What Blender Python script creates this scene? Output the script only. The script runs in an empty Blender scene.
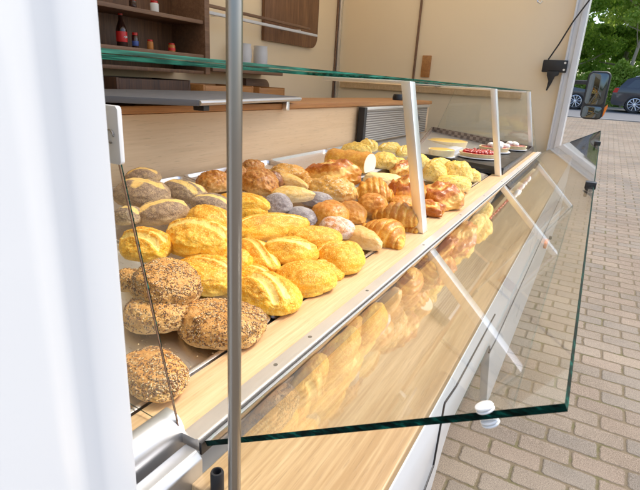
import bpy, bmesh, math, random
import numpy as np
from mathutils import Vector, Matrix, noise
random.seed(7)
S = bpy.context.scene
COL = S.collection
R = math.radians
GROUND = -1.467          # the camera lens is at z = 0; the paving lies 1.467 m below it

# ------------------------------------------------------------------ node helpers
class NT:
    def __init__(s, name):
        s.m = bpy.data.materials.new(name); s.m.use_nodes = True
        s.t = s.m.node_tree; s.n = s.t.nodes; s.l = s.t.links
        s.n.clear()
        s.out = s.n.new('ShaderNodeOutputMaterial')
        s.b = s.n.new('ShaderNodeBsdfPrincipled')
        s.l.new(s.b.outputs[0], s.out.inputs[0])
    def set(s, sock, v):
        if hasattr(v, 'is_output') or isinstance(v, bpy.types.NodeSocket): s.l.new(v, sock)
        else:
            if isinstance(v, (tuple, list)) and len(v) == 3 and sock.type == 'RGBA': v = (*v, 1)
            sock.default_value = v
    def p(s, **k):
        for a, v in k.items():
            nm = {'color':'Base Color','rough':'Roughness','metal':'Metallic','normal':'Normal','spec':'Specular IOR Level',
                  'coat':'Coat Weight','coatr':'Coat Roughness','trans':'Transmission Weight','ior':'IOR','sss':'Subsurface Weight',
                  'sssr':'Subsurface Radius','ssss':'Subsurface Scale','aniso':'Anisotropic','sheen':'Sheen Weight'}[a]
            s.set(s.b.inputs[nm], v)
        return s
    def node(s, typ, out=0, props=None, **ins):
        nd = s.n.new(typ)
        for k, v in (props or {}).items(): setattr(nd, k, v)
        for k, v in ins.items():
            key = k.replace('_', ' ')
            if k[0] == 'i' and k[1:].isdigit(): key = int(k[1:])
            s.set(nd.inputs[key], v)
        return nd.outputs[out]
    def math(s, op, a, b=0.0, c=None):
        nd = s.n.new('ShaderNodeMath'); nd.operation = op
        s.set(nd.inputs[0], a); s.set(nd.inputs[1], b)
        if c is not None: s.set(nd.inputs[2], c)
        return nd.outputs[0]
    def mix(s, f, a, b, typ='MIX'):
        nd = s.n.new('ShaderNodeMix'); nd.data_type = 'RGBA'; nd.blend_type = typ
        s.set(nd.inputs[0], f); s.set(nd.inputs[6], a); s.set(nd.inputs[7], b)
        return nd.outputs[2]
    def ramp(s, f, stops, interp='LINEAR'):
        nd = s.n.new('ShaderNodeValToRGB'); cr = nd.color_ramp; cr.interpolation = interp
        while len(cr.elements) < len(stops): cr.elements.new(.5)
        for e, (p, c) in zip(cr.elements, stops):
            e.position = p; e.color = (*c, 1) if len(c) == 3 else c
        s.set(nd.inputs[0], f); return nd.outputs[0]
    def obj(s): return s.node('ShaderNodeTexCoord', 3)
    def geo(s): return s.n.new('ShaderNodeNewGeometry').outputs['Position']
    def rnd(s): return s.n.new('ShaderNodeObjectInfo').outputs['Random']
    def scale(s, v, sc, rot=(0,0,0)):
        nd = s.n.new('ShaderNodeMapping'); s.l.new(v, nd.inputs[0]); nd.inputs[3].default_value = sc; nd.inputs[2].default_value = rot
        return nd.outputs[0]
    def noise(s, v, scale, detail=4, rough=.55, out=0, dist=0):
        nd = s.n.new('ShaderNodeTexNoise'); s.l.new(v, nd.inputs['Vector'])
        nd.inputs['Scale'].default_value = scale; nd.inputs['Detail'].default_value = detail
        nd.inputs['Roughness'].default_value = rough; nd.inputs['Distortion'].default_value = dist
        return nd.outputs[out]
    def vor(s, v, scale, feat='F1', out=0, rand=1):
        nd = s.n.new('ShaderNodeTexVoronoi'); nd.feature = feat; s.l.new(v, nd.inputs['Vector'])
        nd.inputs['Scale'].default_value = scale; nd.inputs['Randomness'].default_value = rand
        return nd.outputs[out]
    def bump(s, h, st=.3, d=.01, normal=None):
        nd = s.n.new('ShaderNodeBump'); s.l.new(h, nd.inputs['Height'])
        nd.inputs['Strength'].default_value = st; nd.inputs['Distance'].default_value = d
        if normal: s.l.new(normal, nd.inputs['Normal'])
        return nd.outputs[0]
    def sstep(s, v, a, b):
        nd = s.n.new('ShaderNodeMapRange'); nd.interpolation_type = 'SMOOTHSTEP'
        s.set(nd.inputs[0], v); nd.inputs[1].default_value = a; nd.inputs[2].default_value = b
        return nd.outputs[0]

def plain(name, col, rough=.5, metal=0, var=.06, bump=0, coat=0, nscale=6):
    t = NT(name); v = t.obj()
    n = t.noise(v, nscale, 5)
    t.p(color=t.mix(n, tuple(c*(1-var) for c in col), tuple(min(1, c*(1+var)) for c in col)), metal=metal,
        rough=t.math('MULTIPLY_ADD', t.noise(v, nscale*2.3, 4), .16, rough-.08), coat=coat)
    if bump: t.p(normal=t.bump(t.noise(v, 180, 3), bump, .002))
    return t.m

def wood(name, a, b, axis=0, rough=.45, sc=1.0, contrast=1.0):
    t = NT(name); v = t.geo()
    s = [60, 60, 60]; s[axis] = 3.2
    g = t.noise(t.scale(v, tuple(x*sc for x in s)), 1.0, 6, .62, dist=.4)
    s2 = [15, 15, 15]; s2[axis] = 1.1
    g2 = t.noise(t.scale(v, tuple(x*sc for x in s2)), 1.0, 3, .5, dist=1.1)
    s3 = [260, 260, 260]; s3[axis] = 9
    g3 = t.noise(t.scale(v, tuple(x*sc for x in s3)), 1.0, 2, .5)
    f = t.math('ADD', t.math('MULTIPLY', g, .55), t.math('ADD', t.math('MULTIPLY', g2, .45), t.math('MULTIPLY', t.math('SUBTRACT', g3, .5), .5)))
    c = t.ramp(f, [(.5-.17/contrast, a), (.53, tuple((x+y)/2 for x, y in zip(a, b))), (.5+.2/contrast, b)])
    s4 = [430, 430, 430]; s4[axis] = 26
    pr = t.sstep(t.noise(t.scale(v, tuple(x*sc for x in s4)), 1.0, 2, .5), .60, .70)
    wv = t.n.new('ShaderNodeTexWave'); wv.wave_type = 'BANDS'; wv.bands_direction = 'Y'; s5 = [1, 1, 1]; s5[axis] = .10
    t.l.new(t.scale(v, tuple(s5)), wv.inputs['Vector']); wv.inputs['Scale'].default_value = 26*sc; wv.inputs['Distortion'].default_value = 5.5; wv.inputs['Detail'].default_value = 3; wv.inputs['Detail Scale'].default_value = 1.2
    c = t.mix(t.math('MULTIPLY', t.sstep(wv.outputs[1], .55, 1.0), .15), c, tuple(x*.72 for x in a))
    c = t.mix(t.math('MULTIPLY', pr, .30), c, tuple(x*.55 for x in a))
    t.p(color=c, rough=t.math('MULTIPLY_ADD', g, .2, rough-.1), normal=t.bump(pr, .15, .0005))
    return t.m

def glass_pane(name, tint=(.965, .985, .975), strength=1.0):
    # thin clear glass: Schlick reflection of both faces over a faintly green transmission
    t = NT(name); t.n.remove(t.b)
    g = t.n.new('ShaderNodeNewGeometry')
    d = t.n.new('ShaderNodeVectorMath'); d.operation = 'DOT_PRODUCT'
    t.l.new(g.outputs['Incoming'], d.inputs[0]); t.l.new(g.outputs['Normal'], d.inputs[1])
    c = t.math('ABSOLUTE', d.outputs['Value'])
    r = t.math('POWER', t.math('SUBTRACT', 1.0, c), 5.0)
    r = t.math('MULTIPLY_ADD', r, .958, .042)
    r2 = t.math('DIVIDE', t.math('MULTIPLY', r, 2.0), t.math('ADD', r, 1.0))
    tr = t.n.new('ShaderNodeBsdfTransparent'); tr.inputs[0].default_value = (*tint, 1)
    gl = t.n.new('ShaderNodeBsdfGlossy'); gl.inputs['Roughness'].default_value = 0.03; gl.inputs[0].default_value = (1, 1, 1, 1)
    # faint film of dust and wiping marks
    n = t.noise(t.scale(t.geo(), (3, 14, 14)), 1.0, 5, .6)
    df = t.n.new('ShaderNodeBsdfDiffuse'); df.inputs[0].default_value = (.8, .82, .82, 1)
    m0 = t.n.new('ShaderNodeMixShader'); t.l.new(t.math('MULTIPLY', t.sstep(n, .35, .8), .06), m0.inputs[0])
    t.l.new(tr.outputs[0], m0.inputs[1]); t.l.new(df.outputs[0], m0.inputs[2])
    m = t.n.new('ShaderNodeMixShader'); t.l.new(r2, m.inputs[0])
    t.l.new(m0.outputs[0], m.inputs[1]); t.l.new(gl.outputs[0], m.inputs[2])
    t.l.new(m.outputs[0], t.out.inputs[0]); return t.m

def glass_edge(name, k=0):
    t = NT(name); v = t.geo()
    n = t.noise(t.scale(v, (9, 60, 320) if k else (120, 60, 200)), 1.0, 3, .6)
    t.p(color=t.ramp(n, [(.36, (.0, .016, .013)), (.48, (.004, .075, .055)), (.64, (.03, .22, .16))] if k else [(.40, (.0, .005, .004)), (.56, (.0, .028, .021)), (.72, (.006, .14, .10))]), rough=.15 if k else .4, spec=.35 if k else .06)
    return t.m

# ------------------------------------------------------------------ materials
M = {}
M['white'] = plain('white_paint', (.69, .708, .722), .3, var=.02, coat=.3, nscale=3)
M['whitep'] = plain('white_pillar_paint', (.74, .755, .77), .35, var=.02)
M['panelw'] = plain('near_panel_paint', (.60, .63, .66), .35, var=.015, coat=.2, nscale=3)
M['kerb'] = plain('kerb_concrete', (.26, .25, .23), .8, var=.15)
M['panelwood'] = wood('hanging_panel_wood', (.13, .055, .025), (.30, .15, .07), 2, .45)
M['whitegrey'] = plain('pale_grey_plastic', (.60, .61, .63), .4, var=.03)
M['oak'] = wood('light_oak_laminate', (.55, .355, .175), (.74, .535, .31), 0, .42, 1.0, .9)
M['oakb'] = wood('light_oak_backboard', (.62, .42, .235), (.74, .54, .33), 0, .42, .7, .6)
M['oaky'] = wood('light_oak_laminate_shelf', (.42, .26, .12), (.64, .45, .245), 0, .36, 1.0, 1.1)
M['oakhoney'] = wood('honey_wood', (.33, .13, .035), (.52, .25, .075), 0, .5)
M['walnut'] = wood('walnut_laminate', (.085, .038, .018), (.22, .11, .052), 2, .5)
M['walnutx'] = wood('walnut_laminate_edge', (.14, .07, .038), (.26, .145, .08), 0, .5)
M['darkwood'] = wood('dark_crate_wood', (.03, .013, .008), (.10, .045, .022), 2, .6)
M['beige'] = plain('beige_wall_panel', (.84, .69, .475), .38, var=.03, nscale=2)
M['ceil'] = plain('cream_ceiling', (.74, .68, .56), .6, var=.03)
t = NT('translucent_roof'); tl = t.n.new('ShaderNodeBsdfTranslucent'); tl.inputs[0].default_value = (.85, .80, .70, 1); ms = t.n.new('ShaderNodeMixShader'); ms.inputs[0].default_value = .74; t.p(color=(.8, .76, .68), rough=.5); t.l.new(t.b.outputs[0], ms.inputs[1]); t.l.new(tl.outputs[0], ms.inputs[2]); t.l.new(ms.outputs[0], t.out.inputs[0]); M['ceil'] = t.m  # translucency added so daylight through the unseen roof brightens the interior
def metal(name, col, rough, axis, amt=.16):
    t = NT(name); v = t.geo(); s = [500, 500, 500]; s[axis] = 6
    n = t.noise(t.scale(v, tuple(s)), 1.0, 3, .6)
    n2 = t.noise(v, 9, 4)
    t.p(color=t.mix(n2, tuple(c*.86 for c in col), col), metal=1.0, rough=t.math('MULTIPLY_ADD', n, amt, rough-amt/2), normal=t.bump(n, .05, .0004))
    return t.m
M['steel'] = metal('brushed_steel', (.36, .345, .32), .3, 2)
M['alu'] = metal('anodised_aluminium', (.86, .87, .89), .34, 0)
M['aluv'] = metal('anodised_aluminium_post', (.88, .88, .88), .4, 2)
M['traysteel'] = metal('tray_steel', (.80, .765, .74), .3, 1)
M['railalu'] = metal('satin_rail_aluminium', (.82, .79, .75), .5, 0)
M['endalu'] = metal('end_profile_aluminium', (.60, .61, .63), .42, 0)
M['black'] = plain('black_plastic', (.015, .015, .017), .4, var=.2)
M['blacktray'] = plain('black_enamel', (.02, .019, .018), .3, var=.2)
M['greylam'] = plain('grey_laminate', (.10, .105, .118), .55, var=.06)
M['rubber'] = plain('black_rubber', (.02, .02, .022), .7, var=.2)
M['orange'] = plain('orange_lens', (.85, .22, .02), .2, var=.05)
M['redlens'] = plain('red_lens', (.5, .01, .01), .2)
M['cable'] = plain('white_cable', (.7, .68, .64), .5)
M['glass'] = glass_pane('clear_glass')
M['edge'] = glass_edge('green_glass_edge')
M['edgeb'] = glass_edge('teal_polished_glass_edge', 1)
t = NT('mirror_glass'); t.p(color=(.12, .14, .15), metal=1.0, rough=.03); M['mirror'] = t.m
t = NT('clear_plastic_knob'); t.p(color=(.86, .88, .88), rough=.15, trans=.15, ior=1.45, coat=.6); M['knob'] = t.m
# woven brown strip
t = NT('woven_brown'); v = t.scale(t.geo(), (60, 60, 60))
w1 = t.node('ShaderNodeTexChecker', 1, None, Vector=v, Scale=.7)
n = t.noise(v, .5, 4)
t.p(color=t.mix(t.math('MULTIPLY', w1, t.math('ADD', n, .25)), (.14, .095, .065), (.33, .245, .18)), rough=.5, normal=t.bump(w1, .7, .006)); M['woven'] = t.m
# ribbed grille
t = NT('ribbed_grille'); sep = t.n.new('ShaderNodeSeparateXYZ'); t.l.new(t.geo(), sep.inputs[0])
wv = t.math('SINE', t.math('MULTIPLY', sep.outputs[2], 2*math.pi/.013))
t.p(color=t.mix(t.sstep(wv, -.5, .7), (.17, .15, .125), (.42, .39, .34)), rough=.4, metal=.3, normal=t.bump(wv, .6, .004)); M['ribs'] = t.m

# paving: clay and concrete blocks 218 x 104 mm, running bond, laid across the truck's length
def paving():
    t = NT('block_paving'); v = t.geo()
    wob = t.noise(v, 5, 3, out=1)
    vs = t.n.new('ShaderNodeVectorMath'); vs.operation = 'MULTIPLY_ADD'
    t.l.new(wob, vs.inputs[0]); vs.inputs[1].default_value = (.012, .012, 0); t.l.new(v, vs.inputs[2])
    sep = t.n.new('ShaderNodeSeparateXYZ'); t.l.new(vs.outputs[0], sep.inputs[0])
    X, Y = sep.outputs[0], sep.outputs[1]
    rx = t.math('DIVIDE', t.math('ADD', X, .025), .111)
    row = t.math('FLOOR', rx); fx = t.math('SUBTRACT', rx, row)
    odd = t.math('MODULO', t.math('ADD', row, 1000), 2)
    ry = t.math('ADD', t.math('DIVIDE', t.math('ADD', Y, .02), .209), t.math('MULTIPLY', odd, .5))
    coln = t.math('FLOOR', ry); fy = t.math('SUBTRACT', ry, coln)
    dx = t.math('MULTIPLY', t.math('MINIMUM', fx, t.math('SUBTRACT', 1.0, fx)), .111)
    dy = t.math('MULTIPLY', t.math('MINIMUM', fy, t.math('SUBTRACT', 1.0, fy)), .209)
    # rounded-corner distance to the joint
    R0 = .020
    ax = t.math('MAXIMUM', t.math('SUBTRACT', R0, dx), 0.0); ay = t.math('MAXIMUM', t.math('SUBTRACT', R0, dy), 0.0)
    corner = t.math('SUBTRACT', R0, t.math('SQRT', t.math('ADD', t.math('MULTIPLY', ax, ax), t.math('MULTIPLY', ay, ay))))
    e = t.math('ADD', corner, t.math('MULTIPLY', t.math('SUBTRACT', t.noise(v, 60, 5, .7), .5), .016))
    cxyz = t.n.new('ShaderNodeCombineXYZ'); t.l.new(row, cxyz.inputs[0]); t.l.new(coln, cxyz.inputs[1])
    wn = t.n.new('ShaderNodeTexWhiteNoise'); wn.noise_dimensions = '2D'; t.l.new(cxyz.outputs[0], wn.inputs['Vector'])
    tone = t.ramp(wn.outputs[0], [(0, (.285, .21, .155)), (.2, (.33, .255, .19)), (.38, (.22, .18, .135)), (.56, (.18, .172, .155)), (.72, (.25, .18, .13)), (.88, (.36, .285, .205)), (1, (.155, .155, .145))])
    gr = t.noise(v, 210, 4, .75); gr2 = t.vor(v, 190); blot = t.noise(v, 22, 5, .6); big = t.noise(v, 1.1, 4)
    c = t.mix(t.sstep(gr, .34, .7), t.mix(.62, tone, (.04, .03, .022)), t.mix(.30, tone, (.68, .58, .46)))
    c = t.mix(t.math('MULTIPLY', blot, .5), c, (.14, .11, .08))
    c = t.mix(t.sstep(gr2, .0, .24), (.12, .10, .085), c)
    c = t.mix(t.math('MULTIPLY', t.sstep(big, .35, .7), .3), c, (.44, .37, .29))
    moss = t.sstep(t.noise(v, 9, 4), .5, .66)
    jc = t.mix(moss, t.mix(t.noise(v, 200, 3), (.115, .088, .055), (.24, .19, .125)), (.135, .12, .055))
    jm = t.sstep(e, .0040, .0085)
    hgt = t.math('ADD', t.sstep(e, .001, .012), t.math('ADD', t.math('MULTIPLY', gr, .34), t.math('MULTIPLY', wn.outputs[0], .22)))
    t.p(color=t.mix(jm, jc, c), rough=.86, spec=.3, normal=t.bump(hgt, .75, .007)); return t.m
M['paving'] = paving()
t = NT('asphalt'); v = t.geo()
t.p(color=t.mix(t.noise(v, 60, 5, .7), (.10, .105, .11), (.19, .195, .205)), rough=.85); M['asphalt'] = t.m
t = NT('grass'); v = t.geo()
t.p(color=t.mix(t.noise(v, 7, 6, .7), (.035, .09, .012), (.12, .2, .035)), rough=.8, normal=t.bump(t.noise(v, 60, 3), .8, .05)); M['grass'] = t.m
def leafmat(name, a, b):
    t = NT(name); g = t.n.new('ShaderNodeNewGeometry'); n = t.noise(g.outputs['Position'], .9, 3)
    rp = g.outputs['Random Per Island']
    c = t.mix(rp, a, b)
    t.p(color=t.mix(t.math('MULTIPLY', n, .5), c, tuple(x*1.5 for x in b)), rough=.5)
    tl = t.n.new('ShaderNodeBsdfTranslucent'); t.l.new(c, tl.inputs[0])
    ms = t.n.new('ShaderNodeMixShader'); ms.inputs[0].default_value = .68
    t.l.new(t.b.outputs[0], ms.inputs[1]); t.l.new(tl.outputs[0], ms.inputs[2]); t.l.new(ms.outputs[0], t.out.inputs[0])
    return t.m
M['leafA'] = leafmat('leaves_mid_green', (.16, .31, .035), (.40, .56, .10))
M['leafB'] = leafmat('leaves_light_green', (.26, .42, .05), (.56, .68, .17))
M['leafC'] = leafmat('leaves_dark_green', (.06, .15, .02), (.16, .28, .04))
t = NT('bark'); v = t.geo()
t.p(color=t.mix(t.noise(t.scale(v, (8, 8, 2)), 2, 5), (.22, .18, .13), (.46, .40, .31)), rough=.9, normal=t.bump(t.noise(v, 12, 5), .6, .03)); M['bark'] = t.m

# bread: crust colour from height in the loaf (better browned on top), noise, and the pale split (attribute "score")
def bread(name, top, side, pale, score, rough=.45, coat=.0, seeds=None, seedcol=None, seedscale=170, dust=None, dustamt=0, grain=1.0, grainscale=420, patch=.5, burn=None):
    t = NT(name); v = t.obj(); rn = t.rnd()
    off = t.n.new('ShaderNodeVectorMath'); off.operation = 'ADD'; t.l.new(v, off.inputs[0])
    cb = t.n.new('ShaderNodeCombineXYZ'); 
    for i in range(3): t.l.new(t.math('MULTIPLY', rn, 5.0+3*i), cb.inputs[i])
    t.l.new(cb.outputs[0], off.inputs[1]); v = off.outputs[0]
    at = t.n.new('ShaderNodeAttribute'); at.attribute_name = 'score'
    sep = t.n.new('ShaderNodeSeparateColor'); t.l.new(at.outputs['Color'], sep.inputs[0])
    sc, hh, rid = sep.outputs[0], sep.outputs[1], sep.outputs[2]
    n = t.noise(v, 26, 5, .6); nf = t.noise(v, grainscale, 3, .6); nm = t.noise(v, 90, 4, .65)
    hv = t.math('ADD', hh, t.math('MULTIPLY', t.math('SUBTRACT', n, .5), .55))
    c = t.ramp(hv, [(.08, pale), (.36, side), (.85, top)])
    c = t.mix(t.math('MULTIPLY', t.sstep(nm, .42, .72), patch), c, pale)
    if burn: c = t.mix(t.math('MULTIPLY', t.sstep(t.math('ADD', n, t.math('MULTIPLY', rid, .35)), .5, .85), .8), c, burn)
    c = t.mix(t.math('MULTIPLY', t.sstep(t.math('ADD', sc, t.math('MULTIPLY', t.math('SUBTRACT', nm, .5), .5)), .25, .6), .92), c, score)
    # semolina / flour grain
    g = t.sstep(nf, .5, .68)
    c = t.mix(t.math('MULTIPLY', g, .28*grain), c, tuple(min(1, x*1.35+.06) for x in pale))
    cr = t.n.new('ShaderNodeTexVoronoi'); cr.feature = 'DISTANCE_TO_EDGE'; wv = t.n.new('ShaderNodeVectorMath'); wv.operation = 'MULTIPLY_ADD'; t.l.new(t.noise(v, 60, 3, .6, out=1), wv.inputs[0]); wv.inputs[1].default_value = (.02, .02, .02); t.l.new(v, wv.inputs[2]); t.l.new(wv.outputs[0], cr.inputs['Vector']); cr.inputs['Scale'].default_value = 48
    crk = t.sstep(cr.outputs[0], .0, .07)
    c = t.mix(t.math('MULTIPLY', t.math('SUBTRACT', 1.0, crk), t.math('MULTIPLY', t.sstep(n, .45, .65), .35)), c, tuple(x*.55 for x in side))
    h = t.math('ADD', t.math('MULTIPLY', nf, .45*grain), t.math('ADD', t.math('MULTIPLY', nm, .7), t.math('ADD', t.math('MULTIPLY', t.vor(v, 60), .4), t.math('MULTIPLY', crk, .35))))
    if seeds:
        s1 = t.vor(v, seedscale); sm = t.math('SUBTRACT', 1.0, t.sstep(s1, .22, .36))
        sm = t.math('MULTIPLY', sm, t.sstep(t.math('ADD', hh, t.math('MULTIPLY', n, .4)), .35, .6))
        sm = t.math('MULTIPLY', sm, t.math('SUBTRACT', 1.0, t.math('MULTIPLY', t.sstep(sc, .2, .6), .9)))
        c = t.mix(t.math('MULTIPLY', sm, seeds), c, seedcol); h = t.math('ADD', h, t.math('MULTIPLY', sm, .8))
    if dust:
        dm = t.math('MULTIPLY', t.sstep(t.math('ADD', n, t.math('MULTIPLY', nf, .4)), .55, .85), dustamt)
        c = t.mix(dm, c, dust)
    c = t.mix(t.math('MULTIPLY', t.math('FRACT', t.math('MULTIPLY', rn, 7.31)), .32), c, t.mix(1.0, c, (.86, .66, .45, 1), 'MULTIPLY'))
    t.p(color=c, rough=t.math('MULTIPLY_ADD', nm, .25, rough-.12), coat=coat, coatr=.18, normal=t.bump(h, .5, .0022), sss=.06, ssss=.01)
    t.b.inputs['Subsurface Radius'].default_value = (1, .5, .2); t.b.inputs['Specular IOR Level'].default_value = .3
    return t.m
BM = {
 'gold':   bread('golden_semolina_crust', (.68, .275, .012), (.87, .47, .03), (.93, .65, .14), (.95, .75, .26), .5, .05, grain=1.9, grainscale=340, patch=.55, burn=(.50, .17, .015)),
 'seeded': bread('seeded_crust', (.50, .24, .06), (.60, .34, .10), (.74, .50, .22), (.74, .50, .22), .6, 0, seeds=.35, seedcol=(.22, .12, .06), seedscale=210, grain=.8),
 'rye':    bread('poppy_rye_crust', (.25, .17, .12), (.36, .25, .15), (.62, .45, .24), (.84, .57, .18), .6, 0, seeds=.6, seedcol=(.12, .09, .085), seedscale=300, grain=1.2, patch=.6),
 'cheese': bread('cheese_crust', (.42, .14, .015), (.56, .23, .03), (.74, .46, .16), (.8, .5, .2), .45, .2, seeds=.5, seedcol=(.22, .06, .02), seedscale=80, patch=.7),
 'grey':   bread('poppy_coated_crust', (.22, .19, .20), (.25, .215, .22), (.36, .32, .32), (.7, .65, .6), .7, 0, seeds=.6, seedcol=(.11, .095, .115), seedscale=330, dust=(.85, .82, .8), dustamt=.35, grain=1),
 'brown':  bread('smooth_brown_crust', (.50, .165, .012), (.70, .32, .035), (.86, .54, .17), (.9, .7, .4), .38, .15, grain=.7, patch=.45),
 'flour':  bread('floured_brown_crust', (.45, .15, .018), (.6, .27, .05), (.85, .66, .42), (.9, .8, .65), .45, .1, dust=(.88, .84, .8), dustamt=.95, grain=.5),
 'cone':   bread('pale_roll_crust', (.74, .42, .13), (.82, .55, .22), (.90, .72, .42), (.9, .75, .5), .38, .2, grain=.5, patch=.4),
 'croissant': bread('croissant_crust', (.62, .235, .014), (.78, .39, .035), (.9, .60, .14), (.86, .55, .16), .38, .15, grain=.6, patch=.5, burn=(.48, .16, .015)),
 'glazed': bread('glazed_pastry_crust', (.48, .125, .006), (.70, .27, .02), (.86, .48, .09), (.92, .64, .2), .33, .18, grain=.5, patch=.65, burn=(.36, .075, .008)),
 'nutty':  bread('nut_topped_crust', (.58, .25, .025), (.72, .38, .07), (.86, .60, .25), (.9, .7, .4), .45, .2, seeds=.6, seedcol=(.86, .66, .42), seedscale=120, patch=.6),
 'flat':   bread('pale_flatbread_crust', (.86, .62, .24), (.88, .66, .3), (.9, .74, .45), (.9, .7, .4), .5, 0, grain=.6),
 'herb':   bread('herb_roll_crust', (.80, .50, .07), (.87, .64, .17), (.92, .77, .36), (.93, .80, .48), .5, .05, seeds=.55, seedcol=(.28, .20, .04), seedscale=120, grain=.8, patch=.6),
 'cinnamon': bread('dark_spiced_crust', (.20, .06, .02), (.32, .12, .04), (.5, .26, .1), (.5, .3, .12), .4, .3),
 'wedge':  bread('toasted_pastry_crust', (.78, .46, .10), (.84, .56, .2), (.9, .72, .42), (.9, .7, .4), .45, .1, grain=1.0, patch=.6),
}
BM['baton'] = BM['gold']
M['crumb'] = plain('white_crumb', (.84, .77, .62), .8, var=.07, bump=.6, nscale=40)
M['seedd'] = plain('dark_seed', (.13, .08, .05), .4, var=.3)
M['seedl'] = plain('pale_seed', (.62, .45, .24), .5, var=.2)
M['seedb'] = plain('brown_seed', (.26, .12, .045), .4, var=.2)

# ------------------------------------------------------------------ mesh helpers
def link(name, me, mat, parent=None, loc=None):
    o = bpy.data.objects.new(name, me); COL.objects.link(o)
    for m in (mat if isinstance(mat, (list, tuple)) else [mat]): me.materials.append(m)
    base = Vector((0, 0, 0))
    q = parent
    while q is not None: base += q.location; q = q.parent
    if loc is None: loc = Vector((0, 0, 0)) if parent else None
    if loc is None:
        # put the origin at the centre of the base
        vs = np.empty(len(me.vertices)*3); me.vertices.foreach_get('co', vs); vs = vs.reshape(-1, 3)
        loc = Vector(((vs[:, 0].min()+vs[:, 0].max())/2, (vs[:, 1].min()+vs[:, 1].max())/2, vs[:, 2].min()))
    else: loc = Vector(loc)
    me.transform(Matrix.Translation(-(base+loc)))
    o.location = loc
    if parent: o.parent = parent
    return o
def thing(name, loc, label, cat, group=None):
    o = bpy.data.objects.new(name, None); COL.objects.link(o); o.empty_display_size = .1
    o.location = loc; o['label'] = label; o['category'] = cat
    if group: o['group'] = group
    return o
def tag(o, label, cat, group=None):
    o['label'] = label; o['category'] = cat
    if group: o['group'] = group
    return o
def struct(o): o['kind'] = 'structure'; return o

def finish(bm, bevel=0, seg=2, smooth=True):
    bmesh.ops.recalc_face_normals(bm, faces=bm.faces)
    if bevel:
        es = [e for e in bm.edges if len(e.link_faces) == 2 and e.calc_face_angle(0) > .5]
        bmesh.ops.bevel(bm, geom=es, offset=bevel, segments=seg, profile=.6, affect='EDGES', clamp_overlap=True)
    me = bpy.data.meshes.new('m'); bm.to_mesh(me); bm.free()
    if smooth:
        me.shade_smooth()
        me.set_sharp_from_angle(angle=R(38))
    return me
def add_box(bm, x0, x1, y0, y1, z0, z1):
    v = [bm.verts.new((x, y, z)) for z in (z0, z1) for x, y in ((x0, y0), (x1, y0), (x1, y1), (x0, y1))]
    fs = [bm.faces.new([v[i] for i in f]) for f in ((3, 2, 1, 0), (4, 5, 6, 7), (0, 1, 5, 4), (1, 2, 6, 5), (2, 3, 7, 6), (3, 0, 4, 7))]
    return v, fs
def box(x0, x1, y0, y1, z0, z1, bevel=.002, seg=2):
    bm = bmesh.new(); add_box(bm, x0, x1, y0, y1, z0, z1); return finish(bm, bevel, seg)
def add_prism(bm, pts, a0, a1, axis=0, skew=None):
    # closed outline pts in the plane across `axis`, extruded from a0 to a1
    def P(p, a):
        if axis == 0: return (a, p[0], p[1])
        if axis == 1: return (p[0], a, p[1])
        return (p[0], p[1], a)
    A = [bm.verts.new(P(p, a0)) for p in pts]; B = [bm.verts.new(P(p, a1)) for p in pts]
    n = len(pts)
    bm.faces.new(A); bm.faces.new(B[::-1])
    for i in range(n): bm.faces.new((A[i], B[i], B[(i+1) % n], A[(i+1) % n]))
    return A, B
def prism(pts, a0, a1, axis=0, bevel=0, seg=2):
    bm = bmesh.new(); add_prism(bm, pts, a0, a1, axis); return finish(bm, bevel, seg)
def add_tube(bm, pts, r, n=12, cap=True):
    pts = [Vector(p) for p in pts]; rings = []
    up = Vector((0, 0, 1))
    for i, p in enumerate(pts):
        d = (pts[min(i+1, len(pts)-1)]-pts[max(i-1, 0)]).normalized()
        u = d.cross(up) if abs(d.dot(up)) < .95 else d.cross(Vector((1, 0, 0)))
        u.normalize(); w = d.cross(u); rr = r[i] if isinstance(r, (list, tuple)) else r
        rings.append([bm.verts.new(p+(u*math.cos(2*math.pi*k/n)+w*math.sin(2*math.pi*k/n))*rr) for k in range(n)])
    for a, b in zip(rings, rings[1:]):
        for k in range(n): bm.faces.new((a[k], a[(k+1) % n], b[(k+1) % n], b[k]))
    if cap: bm.faces.new(rings[0][::-1]); bm.faces.new(rings[-1])
def tube(pts, r, n=16):
    bm = bmesh.new(); add_tube(bm, pts, r, n); return finish(bm)
def add_lathe(bm, prof, c, n=24, axis='z', wob=0, seed=0):
    rings = []
    for (r, z) in prof:
        ring = []
        for k in range(n):
            a = 2*math.pi*k/n; rr = r*(1+wob*noise.noise(Vector((math.cos(a)*1.6, math.sin(a)*1.6, seed+z*9))))
            if axis == 'z': p = (c[0]+rr*math.cos(a), c[1]+rr*math.sin(a), c[2]+z)
            elif axis == 'y': p = (c[0]+rr*math.cos(a), c[1]+z, c[2]+rr*math.sin(a))
            else: p = (c[0]+z, c[1]+rr*math.cos(a), c[2]+rr*math.sin(a))
            ring.append(bm.verts.new(p))
        rings.append(ring)
    for a, b in zip(rings, rings[1:]):
        for k in range(n): bm.faces.new((a[k], a[(k+1) % n], b[(k+1) % n], b[k]))
    bm.faces.new(rings[0][::-1]); bm.faces.new(rings[-1])
def lathe(prof, c, n=24, axis='z', wob=0, seed=0):
    bm = bmesh.new(); add_lathe(bm, prof, c, n, axis, wob, seed); return finish(bm)
def rounded_rect(x0, x1, y0, y1, r, corners=(1, 1, 1, 1), n=6):
    out = []
    for (cx, cy, a0, on) in ((x1, y1, 0, corners[0]), (x0, y1, 90, corners[1]), (x0, y0, 180, corners[2]), (x1, y0, 270, corners[3])):
        if not on: out.append((cx, cy)); continue
        ccx = cx-r if cx == x1 else cx+r; ccy = cy-r if cy == y1 else cy+r
        for k in range(n+1):
            a = R(a0+90*k/n); out.append((ccx+r*math.cos(a), ccy+r*math.sin(a)))
    return out

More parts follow.
